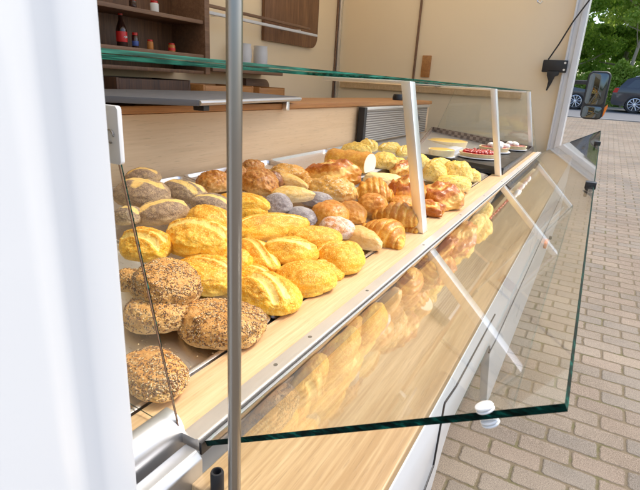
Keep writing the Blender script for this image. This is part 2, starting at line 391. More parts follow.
# ------------------------------------------------------------------ ground
def sheet(name, prof, y0, y1, mat, dz=0):
    bm = bmesh.new(); L = []
    for x, z in prof: L.append((bm.verts.new((x, y0, z+dz)), bm.verts.new((x, y1, z+dz))))
    for a, b in zip(L, L[1:]): bm.faces.new((a[0], b[0], b[1], a[1]))
    me = finish(bm, 0, smooth=False)
    return struct(link(name, me, mat))
SL = .04
gz = lambda x: GROUND + (0 if x < 2 else SL*(x-2) if x < 40 else SL*38)
prof = [(-60, GROUND), (2, GROUND), (20.5, gz(20.5))]
sheet('ground', [(-150, GROUND), (2, GROUND), (40, gz(40)), (150, gz(40))], -150, 150, M['grass'], -.02)
sheet('pavement', prof, -60, 60, M['paving'])
sheet('road', [(20.5, gz(20.5)-.0), (27.9, gz(27.9))], -70, 70, M['asphalt'], -.006)
# kerb between paving and road, and along the far verge
for nm, x in (('kerb', 20.5), ('kerb', 27.9)):
    k = link(nm, prism([(x-.06, gz(x)-.2), (x+.09, gz(x)-.2), (x+.09, gz(x)+.035), (x-.06, gz(x)+.03)], -60, 60, 1, .008), M['kerb']); struct(k)

# ------------------------------------------------------------------ the truck body
TR = thing('bakery_truck', (2.3, -1.3, GROUND), 'white bakery sales truck with its serving side open and beige interior', 'truck')
RAILZ = -.40
# near side panel, close to the lens: shallow pressed step then a raised corner strip
pp = [(-1.6, -.300), (.166, -.300), (.174, -.3015), (.184, -.3065), (.192, -.3065), (.201, -.3025), (.207, -.3015), (.229, -.3015), (.2345, -.3035), (.2372, -.308), (.238, -.314), (.238, -.36), (-1.6, -.36)]
link('side_panel', prism(pp, -.62, 1.3, 2), M['panelw'], TR)
# lower skirt below the shelf: outline in x,z, with grooves
sk = [(.30, -.462), (4.33, -.462), (4.33, -.955), (1.455, -.945), (1.40, -.925), (1.21, -.63), (1.17, -.612), (.80, -.60), (.765, -.625), (.70, -.70), (.30, -.71)]
link('side_skirt', prism(sk, -.152, -.1285, 1, .004), M['white'], TR)
bm = bmesh.new()
for a, b in (((.46, -.72), (.648, -.627)), ((.648, -.627), (.692, -.61)), ((.692, -.61), (.70, -.49)), ((.70, -.49), (.78, -.505)), ((.78, -.505), (1.165, -.520)), ((1.20, -.645), (1.30, -.655)), ((1.30, -.655), (4.3, -.672))):
    ln = [(a[0], -.1283, a[1]), (b[0], -.1283, b[1])]; add_tube(bm, ln, .0026, 8)
link('skirt_groove', finish(bm), M['black'], TR)
for x, lab in ((2.86, 0), (1.9, 0)):
    if x > 2: 
        ml = link('marker_light', prism(rounded_rect(x-.05, x+.05, -.80, -.765, .012), -.1283, -.113, 1, .004), M['orange'], TR)
link('skirt_knob', lathe([(.012, 0), (.013, .01), (.006, .016)], (3.3, -.1283, -.86), 14, 'y'), M['black'], TR)
# chassis floor and inner sill
link('chassis_floor', box(-1.6, 4.6, -2.36, -.43, -.72, -.64, .004), M['greylam'], TR)
link('counter_support', box(.24, 4.33, -.42, -.36, -.63, -.445, .003), M['white'], TR)
# interior walls, and an out-of-view roof added to control the light inside
link('back_wall', box(-1.6, 4.42, -2.36, -2.32, -.63, 1.05, .002), M['beige'], TR)
link('end_wall', box(4.42, 4.46, -2.36, -.33, -.63, 1.05, .002), M['beige'], TR)
link('roof', box(-1.6, 4.5, -2.36, -.36, 1.06, 1.11, .004), M['ceil'], TR)
link('rear_wall', box(-1.64, -1.6, -2.36, -.30, -.63, 1.05, .002), M['beige'], TR)
link('panel_joint', box(4.402, 4.419, -1.54, -1.522, -.4, 1.04, .003), M['walnutx'], TR)
link('corner_profile', box(4.385, 4.419, -2.319, -2.285, -.4, 1.04, .004), M['alu'], TR)
link('corner_profile', box(4.36, 4.38, -2.319, -2.305, -.4, 1.04, .003), M['walnutx'], TR)
# end pillar of the serving opening
fr = link('opening_frame', box(4.385, 4.56, -.328, -.2765, -1.0, 1.2, .004), M['whitep'], TR)
link('frame_lip', box(4.355, 4.56, -.276, -.236, -1.0, 1.2, .005), M['white'], TR)
link('sill_trim', box(4.37, 4.384, -.328, -.312, -.44, 1.2, .003), M['white'], TR)
# cab beyond the serving compartment
cab = [(4.57, -1.05), (6.3, -1.05), (6.32, -.35), (6.2, -.2), (5.75, .52), (5.5, .62), (4.57, .64)]
link('cab_body', prism(cab, -2.3, -.36, 1, .04, 3), M['white'], TR)
link('cab_window', prism([(5.0, -.08), (6.0, -.08), (5.65, .48), (5.0, .5)], -.366, -.352, 1, .004), M['black'], TR)
# wheels under the body
def wheel(x, y, r=.33, w=.2, parent=None, side=1, z=GROUND):
    ty = link('tyre', lathe([(r*.62, 0), (r*.93, .0), (r, w*.12), (r, w*.88), (r*.93, w), (r*.62, w)], (x, y-w/2, z+r), 36, 'y'), M['rubber'], parent)
    bm = bmesh.new()
    add_lathe(bm, [(r*.6, .0), (r*.62, .02), (r*.56, .045), (r*.5, .05)], (x, y+side*(w/2-.03)-(.05 if side < 0 else 0), z+r), 30, 'y')
    for k in range(5):
        a = 2*math.pi*k/5+.3
        p0 = Vector((x, y+side*(w/2+.005), z+r)); d = Vector((math.cos(a), 0, math.sin(a)))
        add_tube(bm, [p0+d*.03, p0+d*r*.58], [.045*r/.33, .03*r/.33], 8)
    link('rim', finish(bm), M['alu'], ty)
    return ty
wheel(5.5, -.62, .34, .2, TR); wheel(5.5, -2.1, .34, .2, TR, -1); wheel(-.7, -.62, .34, .2, TR); wheel(-.7, -2.1, .34, .2, TR, -1)
# door mirror on its arm
mr = link('wing_mirror', prism(rounded_rect(-.165, .012, -.185, .215, .045), 5.0, 5.09, 0, .018, 3), M['black'], TR)
link('mirror_glass', prism(rounded_rect(-.15, -.005, -.06, .198, .03), 4.992, 5.001, 0, .001), M['mirror'], mr)
link('mirror_glass', prism(rounded_rect(-.15, -.005, -.172, -.075, .02), 4.992, 5.001, 0, .001), M['mirror'], mr)
link('indicator', prism([(.010, -.165), (.022, -.14), (.036, -.075), (.032, -.05), (.012, -.08)], 5.01, 5.07, 0, .004), M['orange'], mr)
link('mirror_arm', tube([(5.06, -.12, .12), (5.1, -.25, .12), (5.16, -.40, .05)], .018), M['black'], mr)

# latch, its strut rod, hook and switch
lat = thing('locking_latch', (4.40, -.45, .1), 'black lever latch on the white end pillar beside the mirror', 'latch')
link('housing', box(4.345, 4.382, -.475, -.30, .165, .255, .008), M['black'], lat)
bm = bmesh.new(); add_prism(bm, [(-.435, .18), (-.345, .18), (-.35, .145), (-.372, .135), (-.385, .09), (-.408, .03), (-.416, .03), (-.412, .10), (-.43, .14)], 4.345, 4.37, 0); link('lever', finish(bm, .003), M['black'], lat)
for z in (.185, .235): link('screw', lathe([(.008, -.01), (.008, 0)], (4.345, -.317, z), 12, 'x'), M['alu'], lat)
tag(link('support_cable', tube([(4.335, -.44, .255), (4.325, -.385, .365), (4.32, -.32, .52), (4.32, -.235, .675), (4.33, -.222, .74), (4.34, -.228, .82), (4.345, -.240, 1.0)], .0055, 8), M['black']), 'black cable rising from the latch past the white pillar', 'cable')
hk = link('ceiling_hook', tube([(4.3, -.62, .80), (4.3, -.60, .70), (4.3, -.585, .655), (4.3, -.565, .645), (4.3, -.555, .66)], .007, 10), M['alu']); tag(hk, 'small metal hook hanging high in front of the beige end wall', 'hook')
sw = link('wall_switch', box(4.40, 4.419, -1.465, -1.385, .085, .265, .006), M['oakhoney']); tag(sw, 'brown upright switch plate beside the joint of the beige end wall', 'switch')
ra = thing('wall_rack', (4.38, -1.3, -.045), 'long light wood rack board with a metal rail on the beige end wall', 'rack')
link('board', box(4.385, 4.419, -2.25, -.60, -.045, .006, .003), M['oak'], ra)
link('rail', tube([(4.36, -2.26, .02), (4.36, -.60, .02)], .008, 10), M['alu'], ra)
for y in (-1.95, -1.3, -.8): link('bracket', box(4.355, 4.419, y-.008, y+.008, .008, .018, .001), M['alu'], ra)
tag(link('black_knob', lathe([(.034, 0), (.036, .02), (.03, .04)], (3.30, -1.24, -.095), 20), M['black']), 'short black knob standing on the worktop beyond the first glass post', 'knob')

# ------------------------------------------------------------------ worktop behind the display
WT = thing('service_worktop', (2, -1.3, -.63), 'light oak worktop with an upright backboard behind the bread', 'worktop')
link('backboard', box(.2, 3.72, -1.17, -1.14, -.62, -.118, .003), M['oakb'], WT)
link('worktop_slab', box(.2, 3.74, -1.48, -1.128, -.116, -.094, .004), M['oakhoney'], WT)
# ------------------------------------------------------------------ display counter
DC = thing('display_counter', (2.1, -.75, -.62), 'long glass bread display counter with its front pane folded out', 'display case')
def tz(y): return -.405+(-.43-y)*.135
# bed under the trays
link('tray_bed', prism([(-.425, tz(-.425)-.012), (-.425, tz(-.425)-.03), (-1.137, tz(-1.137)-.03), (-1.137, tz(-1.137)-.012)], .242, 3.86, 0), M['alu'], DC)
link('wood_ledge', box(.242, 3.90, -.4262, -.3535, -.424, -.402, .0015), M['oak'], DC)
rl = link('front_rail', prism([(-.3525, -.414), (-.3525, -.3995), (-.3305, -.3992), (-.3298, -.3976), (-.3268, -.3976), (-.3260, -.401), (-.3260, -.414)], .34, 3.92, 0, .0005), M['railalu'], DC)
bm = bmesh.new(); add_box(bm, .34, 3.92, -.3256, -.3222, -.418, -.4015); link('rail_seal', finish(bm, .0005), M['black'], DC)
for x in (.52, .62, .85, 1.22, 1.62, 2.0, 2.4, 2.9, 3.4):
    link('rail_screw', lathe([(.0035, -.0005), (.0035, .0003), (.0020, .0001)], (x, -.3425, -.3992), 14), M['steel'], DC)
# rounded end profile, near end
prof_end = [(-.3525, -.428)]
for k in range(9):
    a = R(-10+100*k/8); prof_end.append((-.374+.0225*math.cos(a), -.400+.0225*math.sin(a)))
prof_end += [(-.380, -.3775), (-.380, -.428)]
link('end_profile', prism(prof_end, .19, .344, 0, .0008), M['endalu'], DC)
bm = bmesh.new(); add_prism(bm, [(-.344, -.45), (-.318, -.45), (-.318, -.418), (-.326, -.409), (-.344, -.409)], .19, .337, 0); link('end_rail', finish(bm, .002), M['endalu'], DC)
# sloping posts: foot at y -.388, head at y -.478
def post(x, w=.042):
    bm = bmesh.new()
    A = [bm.verts.new(p) for p in ((x-w/2, -.404, -.401), (x+w/2, -.404, -.401), (x+w/2, -.377, -.401), (x-w/2, -.377, -.401))]
    B = [bm.verts.new(p) for p in ((x-w/2, -.494, .013), (x+w/2, -.494, .013), (x+w/2, -.467, .013), (x-w/2, -.467, .013))]
    bm.faces.new(A[::-1]); bm.faces.new(B)
    for i in range(4): bm.faces.new((A[i], A[(i+1) % 4], B[(i+1) % 4], B[i]))
    p = link('post', finish(bm, .0015), M['aluv'], DC)
    link('bracket_arm', box(x-.012, x+.012, -.74, -.495, .003, .0142, .002), M['aluv'], p)
    link('stop_knob', lathe([(.011, 0), (.011, .03), (.008, .034)], (x+w/2, -.462, -.085), 16, 'x'), M['black'], p)
post(1.345); post(2.58); post(3.87, .026)
# glass top in two panes, end panes, folded-out front pane
def pane(name, quad, th, parent, mats=None):
    # quad: four corners of the upper face; th: thickness vector. Faces 0 upper, 1 lower, rim green
    bm = bmesh.new(); A = [bm.verts.new(p) for p in quad]; B = [bm.verts.new(Vector(p)+Vector(th)) for p in quad]
    bm.faces.new(A); f2 = bm.faces.new(B[::-1]); f2.material_index = 2
    for i in range(4):
        f = bm.faces.new((A[i], A[(i+1) % 4], B[(i+1) % 4], B[i])); f.material_index = 1
    bmesh.ops.recalc_face_normals(bm, faces=bm.faces)
    me = bpy.data.meshes.new('m'); bm.to_mesh(me); bm.free()
    return link(name, me, [M['glass'], M['edgeb'] if name == 'top_glass' else M['edge'], M['inner']], parent)
t = NT('glass_lower_face'); t.n.remove(t.b); tr = t.n.new('ShaderNodeBsdfTransparent'); tr.inputs[0].default_value = (.98, .995, .985, 1); t.l.new(tr.outputs[0], t.out.inputs[0]); M['inner'] = t.m
TY0, TY1 = -.800, -.466
pane('top_glass', [(.10, TY0, .0200), (.10, TY1, .0200), (1.343, TY1, .0200), (1.343, TY0, .0200)], (0, 0, -.0046), DC)
pane('top_glass', [(1.349, TY0, .0200), (1.349, TY1, .0200), (3.90, TY1, .0200), (3.90, TY0, .0200)], (0, 0, -.0046), DC)
def endpane(x):
    return pane('end_glass', [(x, -1.12, -.345), (x, -.3535, -.4005), (x, -.434, -.035), (x, -1.0, -.035)] if x < 1 else [(x, -1.12, -.345), (x, -.3535, -.4005), (x, -.472, .012), (x, -1.0, .012)], (.0016 if x < 1 else .005, 0, 0), DC)
endpane(.338); endpane(3.885)
bm = bmesh.new(); add_tube(bm, [(.3372, -.4255, -.080), (.3372, -.3545, -.392)], .0009, 8); link('end_glass_seal', finish(bm), M['walnutx'], DC)
# hinged front pane: from the rail outward and 29 degrees up
Hy, Hz = -.3215, -.4005
ux, uz = math.cos(R(29)), math.sin(R(29)); Lp = .390
Ph = lambda s, x: (x, Hy+ux*s, Hz+uz*s)
nrm = Vector((0, uz, -ux))
fp = pane('front_pane', [Ph(0, .345), Ph(Lp, .352), Ph(Lp, 3.90), Ph(0, 3.90)], nrm*.0068, DC)
def clip(x, s, mat, r=.012, nm='pane_clip'):
    c = Vector(Ph(s, x)); bm = bmesh.new()
    for k, z in enumerate((.0010, .0036, -.0084, -.0110)):
        add_lathe(bm, [(r*.62, z-.0013), (r*.94, z-.0009), (r, z), (r*.94, z+.0009), (r*.62, z+.0013)], (0, 0, 0), 28)
    bmesh.ops.transform(bm, matrix=Matrix.Translation(c) @ Matrix.Rotation(R(29), 4, 'X'), verts=bm.verts)
    return link(nm, finish(bm), mat, fp)
clip(.353, .331, M['knob'], .0076)
def corner_clip(x, q=1.0):
    bm = bmesh.new(); a = Vector(Ph(Lp, x))
    add_box(bm, x-.018*q, x+.018*q, -.024*q, .008*q, -.012*q, .010*q)
    add_box(bm, x-.007*q, x+.007*q, -.022*q, -.012*q, -.040*q, -.0125*q)
    bmesh.ops.transform(bm, matrix=Matrix.Translation((0, a.y, a.z)), verts=bm.verts)
    return link('corner_clip', finish(bm, .002), M['black'], fp)
corner_clip(1.41, .8); corner_clip(2.77, .9)
# white hanging tag on the near end glass
tg = link('glass_holder', prism(rounded_rect(-.437, -.412, -.092, -.034, .004), .331, .3365, 0, .001), M['white'], DC)
bm = bmesh.new(); rr = [( .329, -.423+.0055*math.cos(2*math.pi*k/16), -.064+.0065*math.sin(2*math.pi*k/16)) for k in range(14)]
add_tube(bm, rr, .0009, 8); link('wire_ring', finish(bm), M['steel'], tg)

# customer shelf, supports, pole
SHz = -.44
shf = thing('customer_shelf', (2.1, -.24, -.46), 'light oak customer shelf running below the folded glass pane', 'shelf')
link('board', box(.318, 4.32, -.3195, -.1295, -.4585, SHz, .0025, 3), M['oaky'], shf)
tag(link('end_cap', lathe([(.0068, 0), (.0075, .001), (.0075, .024), (.0066, .026), (.0048, .0262), (.0042, .018)], (.3275, -.2885, -.4395), 28), M['rubber']), 'short black rubber socket standing by the steel pole on the oak shelf', 'cap')
pl = thing('support_pole', (.322, -.2595, -.4385), 'upright brushed steel pole in front of the bread display', 'pole')
link('tube', tube([(.322, -.2597, -.4385), (.322, -.2597, -.2), (.322, -.2597, .1), (.322, -.2597, .9)], .0066, 32), M['steel'], pl)
link('foot_plate', lathe([(.009, 0), (.009, .0015), (.0072, .003)], (.322, -.2597, -.4397), 28), M['steel'], pl)
tag(link('white_cable', tube([(.26, -.32, -.50), (.285, -.325, -.478), (.31, -.335, -.468), (.35, -.34, -.475), (.42, -.34, -.50)], .003, 10), M['cable']), 'thin white cable in the dark gap under the near end rail', 'cable')

# ------------------------------------------------------------------ baking trays
def rim_tray(x0, x1, y0, y1, lab, mat, h=.012, grp='steel baking trays in the display'):
    cx, cy = (x0+x1)/2, (y0+y1)/2
    bm = bmesh.new()
    rings = []
    for inset, z in ((.0, h), (.0035, h+.0012), (.007, h), (.011, .002), (.02, .0)):
        pts = rounded_rect(x0+inset, x1-inset, y0+inset, y1-inset, .022-inset*.6)
        rings.append([bm.verts.new((x, y, tz(y)-.006+z)) for x, y in pts])
    out = [bm.verts.new((x, y, tz(y)-.0075)) for x, y in rounded_rect(x0+.004, x1-.004, y0+.004, y1-.004, .02)]
    rings = [out]+rings; n = len(out)
    for a, b in zip(rings, rings[1:]):
        for k in range(n): bm.faces.new((a[k], a[(k+1) % n], b[(k+1) % n], b[k]))
    bm.faces.new(rings[-1]); bm.faces.new(out[::-1])
    o = link('baking_tray', finish(bm), mat); tag(o, lab, 'tray', grp); return o
rim_tray(.176, .644, -1.12, -.428, 'nearest steel tray, holding the seeded and poppy rolls', M['traysteel'])
rim_tray(.650, 1.118, -1.12, -.428, 'second steel tray, holding the golden semolina rolls', M['traysteel'])
rim_tray(1.124, 1.592, -1.12, -.428, 'third steel tray, holding croissants and brown rolls', M['traysteel'])
rim_tray(1.598, 2.066, -1.12, -.428, 'fourth steel tray, holding glazed pastries and pale flatbread', M['traysteel'])
rim_tray(2.072, 2.54, -1.12, -.428, 'steel tray of herb rolls next to the black tart tray', M['traysteel'])

# black tart tray with raised rim
bt = thing('tart_tray', (3.2, -.78, -.40), 'black tray of tarts with a woven brown back at the far end', 'tray')
link('near_side', prism([(-.374, -.402), (-.86, -.402), (-.86, -.340), (-.374, -.366)], 2.61, 2.622, 0, .002), M['blacktray'], bt)
link('floor', prism([(2.623, -.386), (3.84, -.388), (3.84, -1.125), (2.623, -.858)], -.388, -.380, 2), M['blacktray'], bt)
link('front_side', prism([(2.623, -.402), (3.86, -.402), (3.86, -.360), (2.623, -.366)], -.385, -.374, 1, .002), M['blacktray'], bt)
link('woven_back', prism([(-.390, -.379), (-1.13, -.379), (-1.13, -.290), (-.390, -.358)], 3.842, 3.862, 0, .002), M['woven'], bt)
bm = bmesh.new()
Q = [bm.verts.new(p) for p in ((2.615, -.862, -.402), (3.84, -1.128, -.402), (3.84, -1.128, -.290), (2.615, -.862, -.34), (2.615, -.872, -.402), (3.84, -1.138, -.402), (3.84, -1.138, -.290), (2.615, -.872, -.34))]
for f in ((0, 1, 2, 3), (7, 6, 5, 4), (3, 2, 6, 7), (0, 3, 7, 4), (1, 5, 6, 2), (0, 4, 5, 1)): bm.faces.new([Q[i] for i in f])
link('woven_side', finish(bm), M['woven'], bt)
gp = thing('ribbed_panel', (3.0, -1.1, -.31), 'ribbed grey metal panel with a black end leaning on the oak backboard', 'panel')
link('ribs', box(2.47, 3.6, -1.123, -1.115, -.31, -.135, .002), M['ribs'], gp)
link('end_cheek', box(2.435, 2.468, -1.128, -1.09, -.31, -.118, .004), M['black'], gp)
link('top_edge', box(2.47, 3.6, -1.128, -1.10, -.134, -.118, .004), M['alu'], gp)

# grey service slab resting over the worktop edge
sl = thing('grey_slab', (1.4, -1.2, -.09), 'flat dark grey laminate slab on brackets above the oak backboard', 'slab')
pts = [(1.03, -.955), (1.79, -1.10), (1.86, -1.46), (.62, -1.52), (.58, -1.40)]
link('slab', prism(pts, -.083, -.066, 2, .002), M['greylam'], sl)
bm = bmesh.new(); add_tube(bm, [(1.035, -.9545, -.0745), (1.79, -1.0985, -.0745)], .0072, 8); link('edge_trim', finish(bm), M['endalu'], sl)
link('bracket', box(1.09, 1.115, -1.03, -.99, -.1, -.084, .002), M['black'], sl)
link('bracket', box(1.70, 1.722, -1.127, -1.105, -.12, -.0835, .002), M['alu'], sl)

# ------------------------------------------------------------------ rear counter and cabinets at the back wall
rc = link('rear_counter', box(.9, 4.0, -2.315, -1.85, -.19, -.165, .004), M['walnutx']); tag(rc, 'brown rear counter along the beige back wall', 'counter')
rc['label'] = 'brown rear counter carrying crates along the beige back wall'
def crate(x0, x1, y0, y1, z0, z1, mat, label, grp=None):
    T = thing('wooden_crate', ((x0+x1)/2, (y0+y1)/2, z0), label, 'crate', grp)
    th = .014
    link('base', box(x0, x1, y0, y1, z0, z0+th, .002), mat, T)
    link('side', box(x0, x0+th, y0, y1, z0+th, z1, .002), mat, T); link('side', box(x1-th, x1, y0, y1, z0+th, z1, .002), mat, T)
    link('end', box(x0+th+.001, x1-th-.001, y0, y0+th, z0+th, z1, .002), mat, T); link('end', box(x0+th+.001, x1-th-.001, y1-th, y1, z0+th, z1-.004, .002), mat, T)
    return T
crate(1.60, 2.08, -2.27, -1.98, -.164, -.035, M['darkwood'], 'dark brown crate behind the grey slab, left of the orange ones')
crate(2.16, 2.62, -2.27, -1.96, -.164, -.055, M['oakhoney'], 'orange brown wooden crate next to the dark crate')
crate(2.70, 3.00, -2.27, -1.97, -.164, -.06, M['oakhoney'], 'orange brown wooden crate just beyond the steel pole')
tag(link('round_board', prism(rounded_rect(2.95, 3.24, -.164, -.01, .06, (1, 0, 0, 0)), -2.31, -2.27, 1, .003), M['walnutx']), 'brown board with one rounded corner standing on the rear counter', 'board')
cb = thing('wall_cabinet', (1.7, -2.2, -.02), 'dark walnut open wall cabinet with bottles at the upper left', 'cabinet')
link('back_panel', prism(rounded_rect(.9, 2.31, .0, .85, .04, (0, 0, 0, 1)), -2.315, -2.295, 1, .002), M['walnut'], cb)
link('side_panel', box(2.27, 2.31, -2.294, -2.04, .0, .85, .003), M['walnutx'], cb)
link('shelf', box(.9, 2.268, -2.294, -2.05, .085, .105, .002), M['walnutx'], cb)
link('shelf', box(.9, 2.268, -2.294, -2.05, .265, .285, .002), M['walnutx'], cb)
link('shelf', box(.9, 2.268, -2.294, -2.05, .0, .018, .002), M['walnut'], cb)
# bread rack: rounded brown end panel with two rails
rk = thing('bread_rack', (3.0, -2.2, .24), 'brown rounded rack panel with two long metal rails on the beige wall', 'rack')
link('end_panel', prism(rounded_rect(3.19, 3.98, .265, .95, .10, (0, 0, 0, 1)), -2.318, -2.29, 1, .003), M['panelwood'], rk)
for (y, z) in ((-2.13, .345), (-2.2, .395)): link('rail', box(2.33, 3.68, y-.012, y+.012, z-.009, z+.009, .003), M['walnutx'] if y < -2.15 else M['whitegrey'], rk)
for x in (2.6, 3.4): link('rail_bracket', box(x, x+.015, -2.29, -2.115, .35, .36, .001), M['alu'], rk)
ws = link('wall_shelf', prism(rounded_rect(2.40, 3.20, -2.316, -2.1, .05, (1, 0, 0, 0)), .02, .045, 2, .003), M['walnutx']); tag(ws, 'short brown wall shelf carrying white jugs behind the steel pole', 'shelf')
def jug(x, lab):
    T = thing('white_jug', (x, -2.2, .046), lab, 'jug', 'white jugs on the wall shelf')
    link('body', lathe([(.045, 0), (.05, .01), (.05, .12), (.047, .15), (.05, .165), (.04, .165), (.036, .03)], (x, -2.2, .046), 28), M['whitegrey'], T)
    link('handle', tube([(x+.046, -2.2, .19), (x+.075, -2.2, .185), (x+.08, -2.2, .13), (x+.07, -2.2, .09), (x+.047, -2.2, .08)], .006, 8), M['whitegrey'], T)
jug(2.83, 'white jug nearest the steel pole on the wall shelf'); jug(3.02, 'white jug at the far rounded end of the wall shelf')
# bottles and jars in the cabinet
t = NT('cola_glass'); t.p(color=(.035, .012, .008), rough=.08, coat=.5); M['cola'] = t.m
M['redlabel'] = plain('red_label', (.62, .02, .02), .4); M['bluelabel'] = plain('blue_label', (.05, .1, .35), .4); M['amber'] = plain('amber_jar', (.5, .2, .05), .25)
def bottle(x, y, z, h, r, glass, lab, label, wr=None, nm='glass_bottle'):
    T = thing(nm, (x, y, z), label, 'bottle' if h > .1 else 'jar')
    link('bottle_body' if h > .1 else 'jar_body', lathe([(r*.9, 0), (r, .004), (r, h*.52), (r*.8, h*.64), (r*.42, h*.8), (r*.36, h*.95), (r*.36, h*.96)] if h > .1 else [(r*.9, 0), (r, .003), (r, h*.78), (r*.8, h*.84)], (x, y, z), 24), glass, T)
    link('cap' if h > .1 else 'lid', lathe([(r*.42, h*.955), (r*.44, h), (r*.3, h*1.005)] if h > .1 else [(r*.85, h*.83), (r*.86, h), (r*.7, h*1.01)], (x, y, z), 20), M['redlens'], T)
    if lab:
        link('paper_label', lathe([(r*1.01, h*.16), (r*1.03, h*.17), (r*1.03, h*.46), (r*1.01, h*.47)], (x, y, z), 24), lab, T)
    return T
b0 = bottle(1.805, -2.17, .106, .155, .026, M['cola'], M['redlabel'], 'dark cola bottle with a red label on the walnut cabinet shelf')
bm = bmesh.new()
for k in range(5):
    a = -.35+k*.18
    add_tube(bm, [(1.805+.0272*math.sin(a), -2.17+.0272*math.cos(a), .106+.045+.006*math.sin(k*2)), (1.805+.0272*math.sin(a+.16), -2.17+.0272*math.cos(a+.16), .106+.05-.005*math.sin(k*2))], .0018, 6)
link('label_script', finish(bm), M['white'], b0)
bottle(1.87, -2.15, .106, .075, .016, M['cola'], M['bluelabel'], 'small jar with a blue label beside the cola bottle')
bottle(1.94, -2.12, .106, .048, .016, M['amber'], None, 'small amber jar to the right of the blue labelled jar')
bottle(2.09, -2.12, .106, .044, .019, M['amber'], M['redlabel'], 'little jar with a red lid standing alone at the cabinet shelf end')
bottle(2.0, -2.14, .286, .06, .022, M['knob'], None, 'clear glass jar on the upper cabinet shelf')
bottle(1.86, -2.14, .286, .05, .018, M['cola'], None, 'dark jar on the upper cabinet shelf above the cola bottle')

# ------------------------------------------------------------------ bread
_ico = {}
def ico(sub):
    if sub not in _ico:
        bm = bmesh.new(); bmesh.ops.create_icosphere(bm, subdivisions=sub, radius=1)
        co = np.array([v.co[:] for v in bm.verts]); fs = np.array([[v.index for v in f.verts] for f in bm.faces]); bm.free()
        _ico[sub] = (co, fs)
    return _ico[sub]
def nz(P, s, seed, o=1):
    out = np.empty(len(P)); sv = Vector((seed*7.3, seed*3.1, seed*1.7))
    for i, p in enumerate(P):
        q = Vector(p)*s+sv
        out[i] = noise.noise(q) if o == 1 else noise.fractal(q, 1.0, 2.0, o)
    return out
def segd(X, Y, a):
    x0, y0, x1, y1 = a; dx, dy = x1-x0, y1-y0; L = dx*dx+dy*dy
    tt = np.clip(((X-x0)*dx+(Y-y0)*dy)/L, 0, 1)
    return np.hypot(X-(x0+tt*dx), Y-(y0+tt*dy)), tt
def bun(kind, L, W, H, seed, sub=5):
    co, fs = ico(sub); rs = random.Random(seed)
    X, Y, Z = co[:, 0].copy(), co[:, 1].copy(), co[:, 2].copy()
    pxy = {'seeded': 3.4, 'wedge': 2.0, 'flat': 2.6, 'baton': 2.3}.get(kind, 2.0)
    pz = {'seeded': 2.6, 'flat': 3.0, 'herb': 2.2}.get(kind, 2.1)
    rxy = (np.abs(X)**pxy+np.abs(Y)**pxy)**(1/pxy)+1e-9
    e = np.hypot(X, Y)
    X, Y = X*e/rxy, Y*e/rxy
    q = (np.hypot(X, Y)**pz+np.abs(Z)**pz)**(1/pz)+1e-9; X, Y, Z = X/q, Y/q, Z/q
    # lower half flat
    Z = np.where(Z < 0, Z*.62, Z); Zb = -.34
    Z = np.where(Z < Zb, Zb+(Z-Zb)*.12, Z)
    top = Z.max(); bot = Z.min()
    score = np.zeros(len(X)); ridge = np.zeros(len(X)); dz = np.zeros(len(X))
    up = np.clip(Z*1.6+.15, 0, 1)
    if kind in ('gold', 'baton', 'herb'):
        off = rs.uniform(-.22, .22); tilt = rs.uniform(-.16, .16); wd = rs.uniform(.1, .19)
        n = 1 if kind != 'herb' else rs.choice((0, 1))
        if kind == 'gold' and rs.random() < .3: n = 2
        for k in range(n):
            o2 = off+(k*.42-.1 if n == 2 else 0)
            d, tt = segd(X, Y+.06*np.sin(X*3+seed), (-.72, o2-tilt, .72, o2+tilt)); g = np.exp(-(d/wd)**2)*up
            sgn = np.sign((Y-o2-tilt*X))
            dz += -.20*g + .15*np.exp(-((d-wd*1.35)/(wd*.8))**2)*up*np.where(sgn > 0, 1.0, .25)
            score = np.maximum(score, np.exp(-((d+.02*sgn)/(wd*.75))**2)*up*.95)
    if kind == 'rye':
        for a in rs.choice([[(-.75, -.1, .75, .12)], [(-.7, .25, .7, .3), (-.7, -.3, .7, -.25)], [(-.6, 0, .65, 0), (0, -.5, .05, .5)]]):
            d, tt = segd(X, Y, a); g = np.exp(-(d/.2)**2)*up; dz += -.07*g; score = np.maximum(score, g)
    if kind == 'croissant':
        for k in range(6):
            xk = -.78+k*.31; d = np.abs(X-xk-.12*Y); dz += -.16*np.exp(-(d/.055)**2); ridge = np.maximum(ridge, np.exp(-((d-.1)/.06)**2)*.9)
            score = np.maximum(score, np.exp(-(d/.05)**2)*.55*(Z > -.1))
        tp = np.clip(1-.55*np.abs(X)**1.8, .3, 1); Y = Y*tp+.34*X*X-.12; Z = np.where(Z > 0, Z*(.35+.65*tp), Z)
    if kind in ('glazed', 'cheese', 'nutty'):
        ph = rs.uniform(0, 6); r = np.hypot(X, Y); th = np.arctan2(Y, X)
        if kind == 'glazed':
            sw = np.sin(r*9.5-th*1.0+ph); dz += .09*sw*up; ridge = np.clip(sw, 0, 1); score = np.clip(-sw, 0, 1)*.55
            f = 1+.12*np.sin(3*th+ph)+.08*np.sin(5*th+ph*2); X, Y = X*f, Y*f
        P = np.stack([X, Y, Z], 1); dz += (.13 if kind != 'nutty' else .12)*nz(P, 3.4, seed, 3)
    if kind == 'herb':
        P = np.stack([X, Y, Z], 1); dz += .13*nz(P, 2.6, seed, 3)
    if kind == 'wedge':
        s = .35+.65*(1-(X+1)/2); Y = Y*s*1.1; Z = np.where(Z > 0, Z*(.35+.65*s), Z)
    if kind == 'cone':
        s = .42+.58*(1-(X+1)/2)**.7; Y = Y*s*1.15; Z = np.where(Z > 0, Z*(.5+.5*s), Z)
    if kind == 'seeded': dz += .05*np.sin(X*2.2+seed)*up
    if kind == 'brown':
        d, tt = segd(X, Y, (-.5, .1, .5, -.1)); dz += -.05*np.exp(-(d/.12)**2)*up
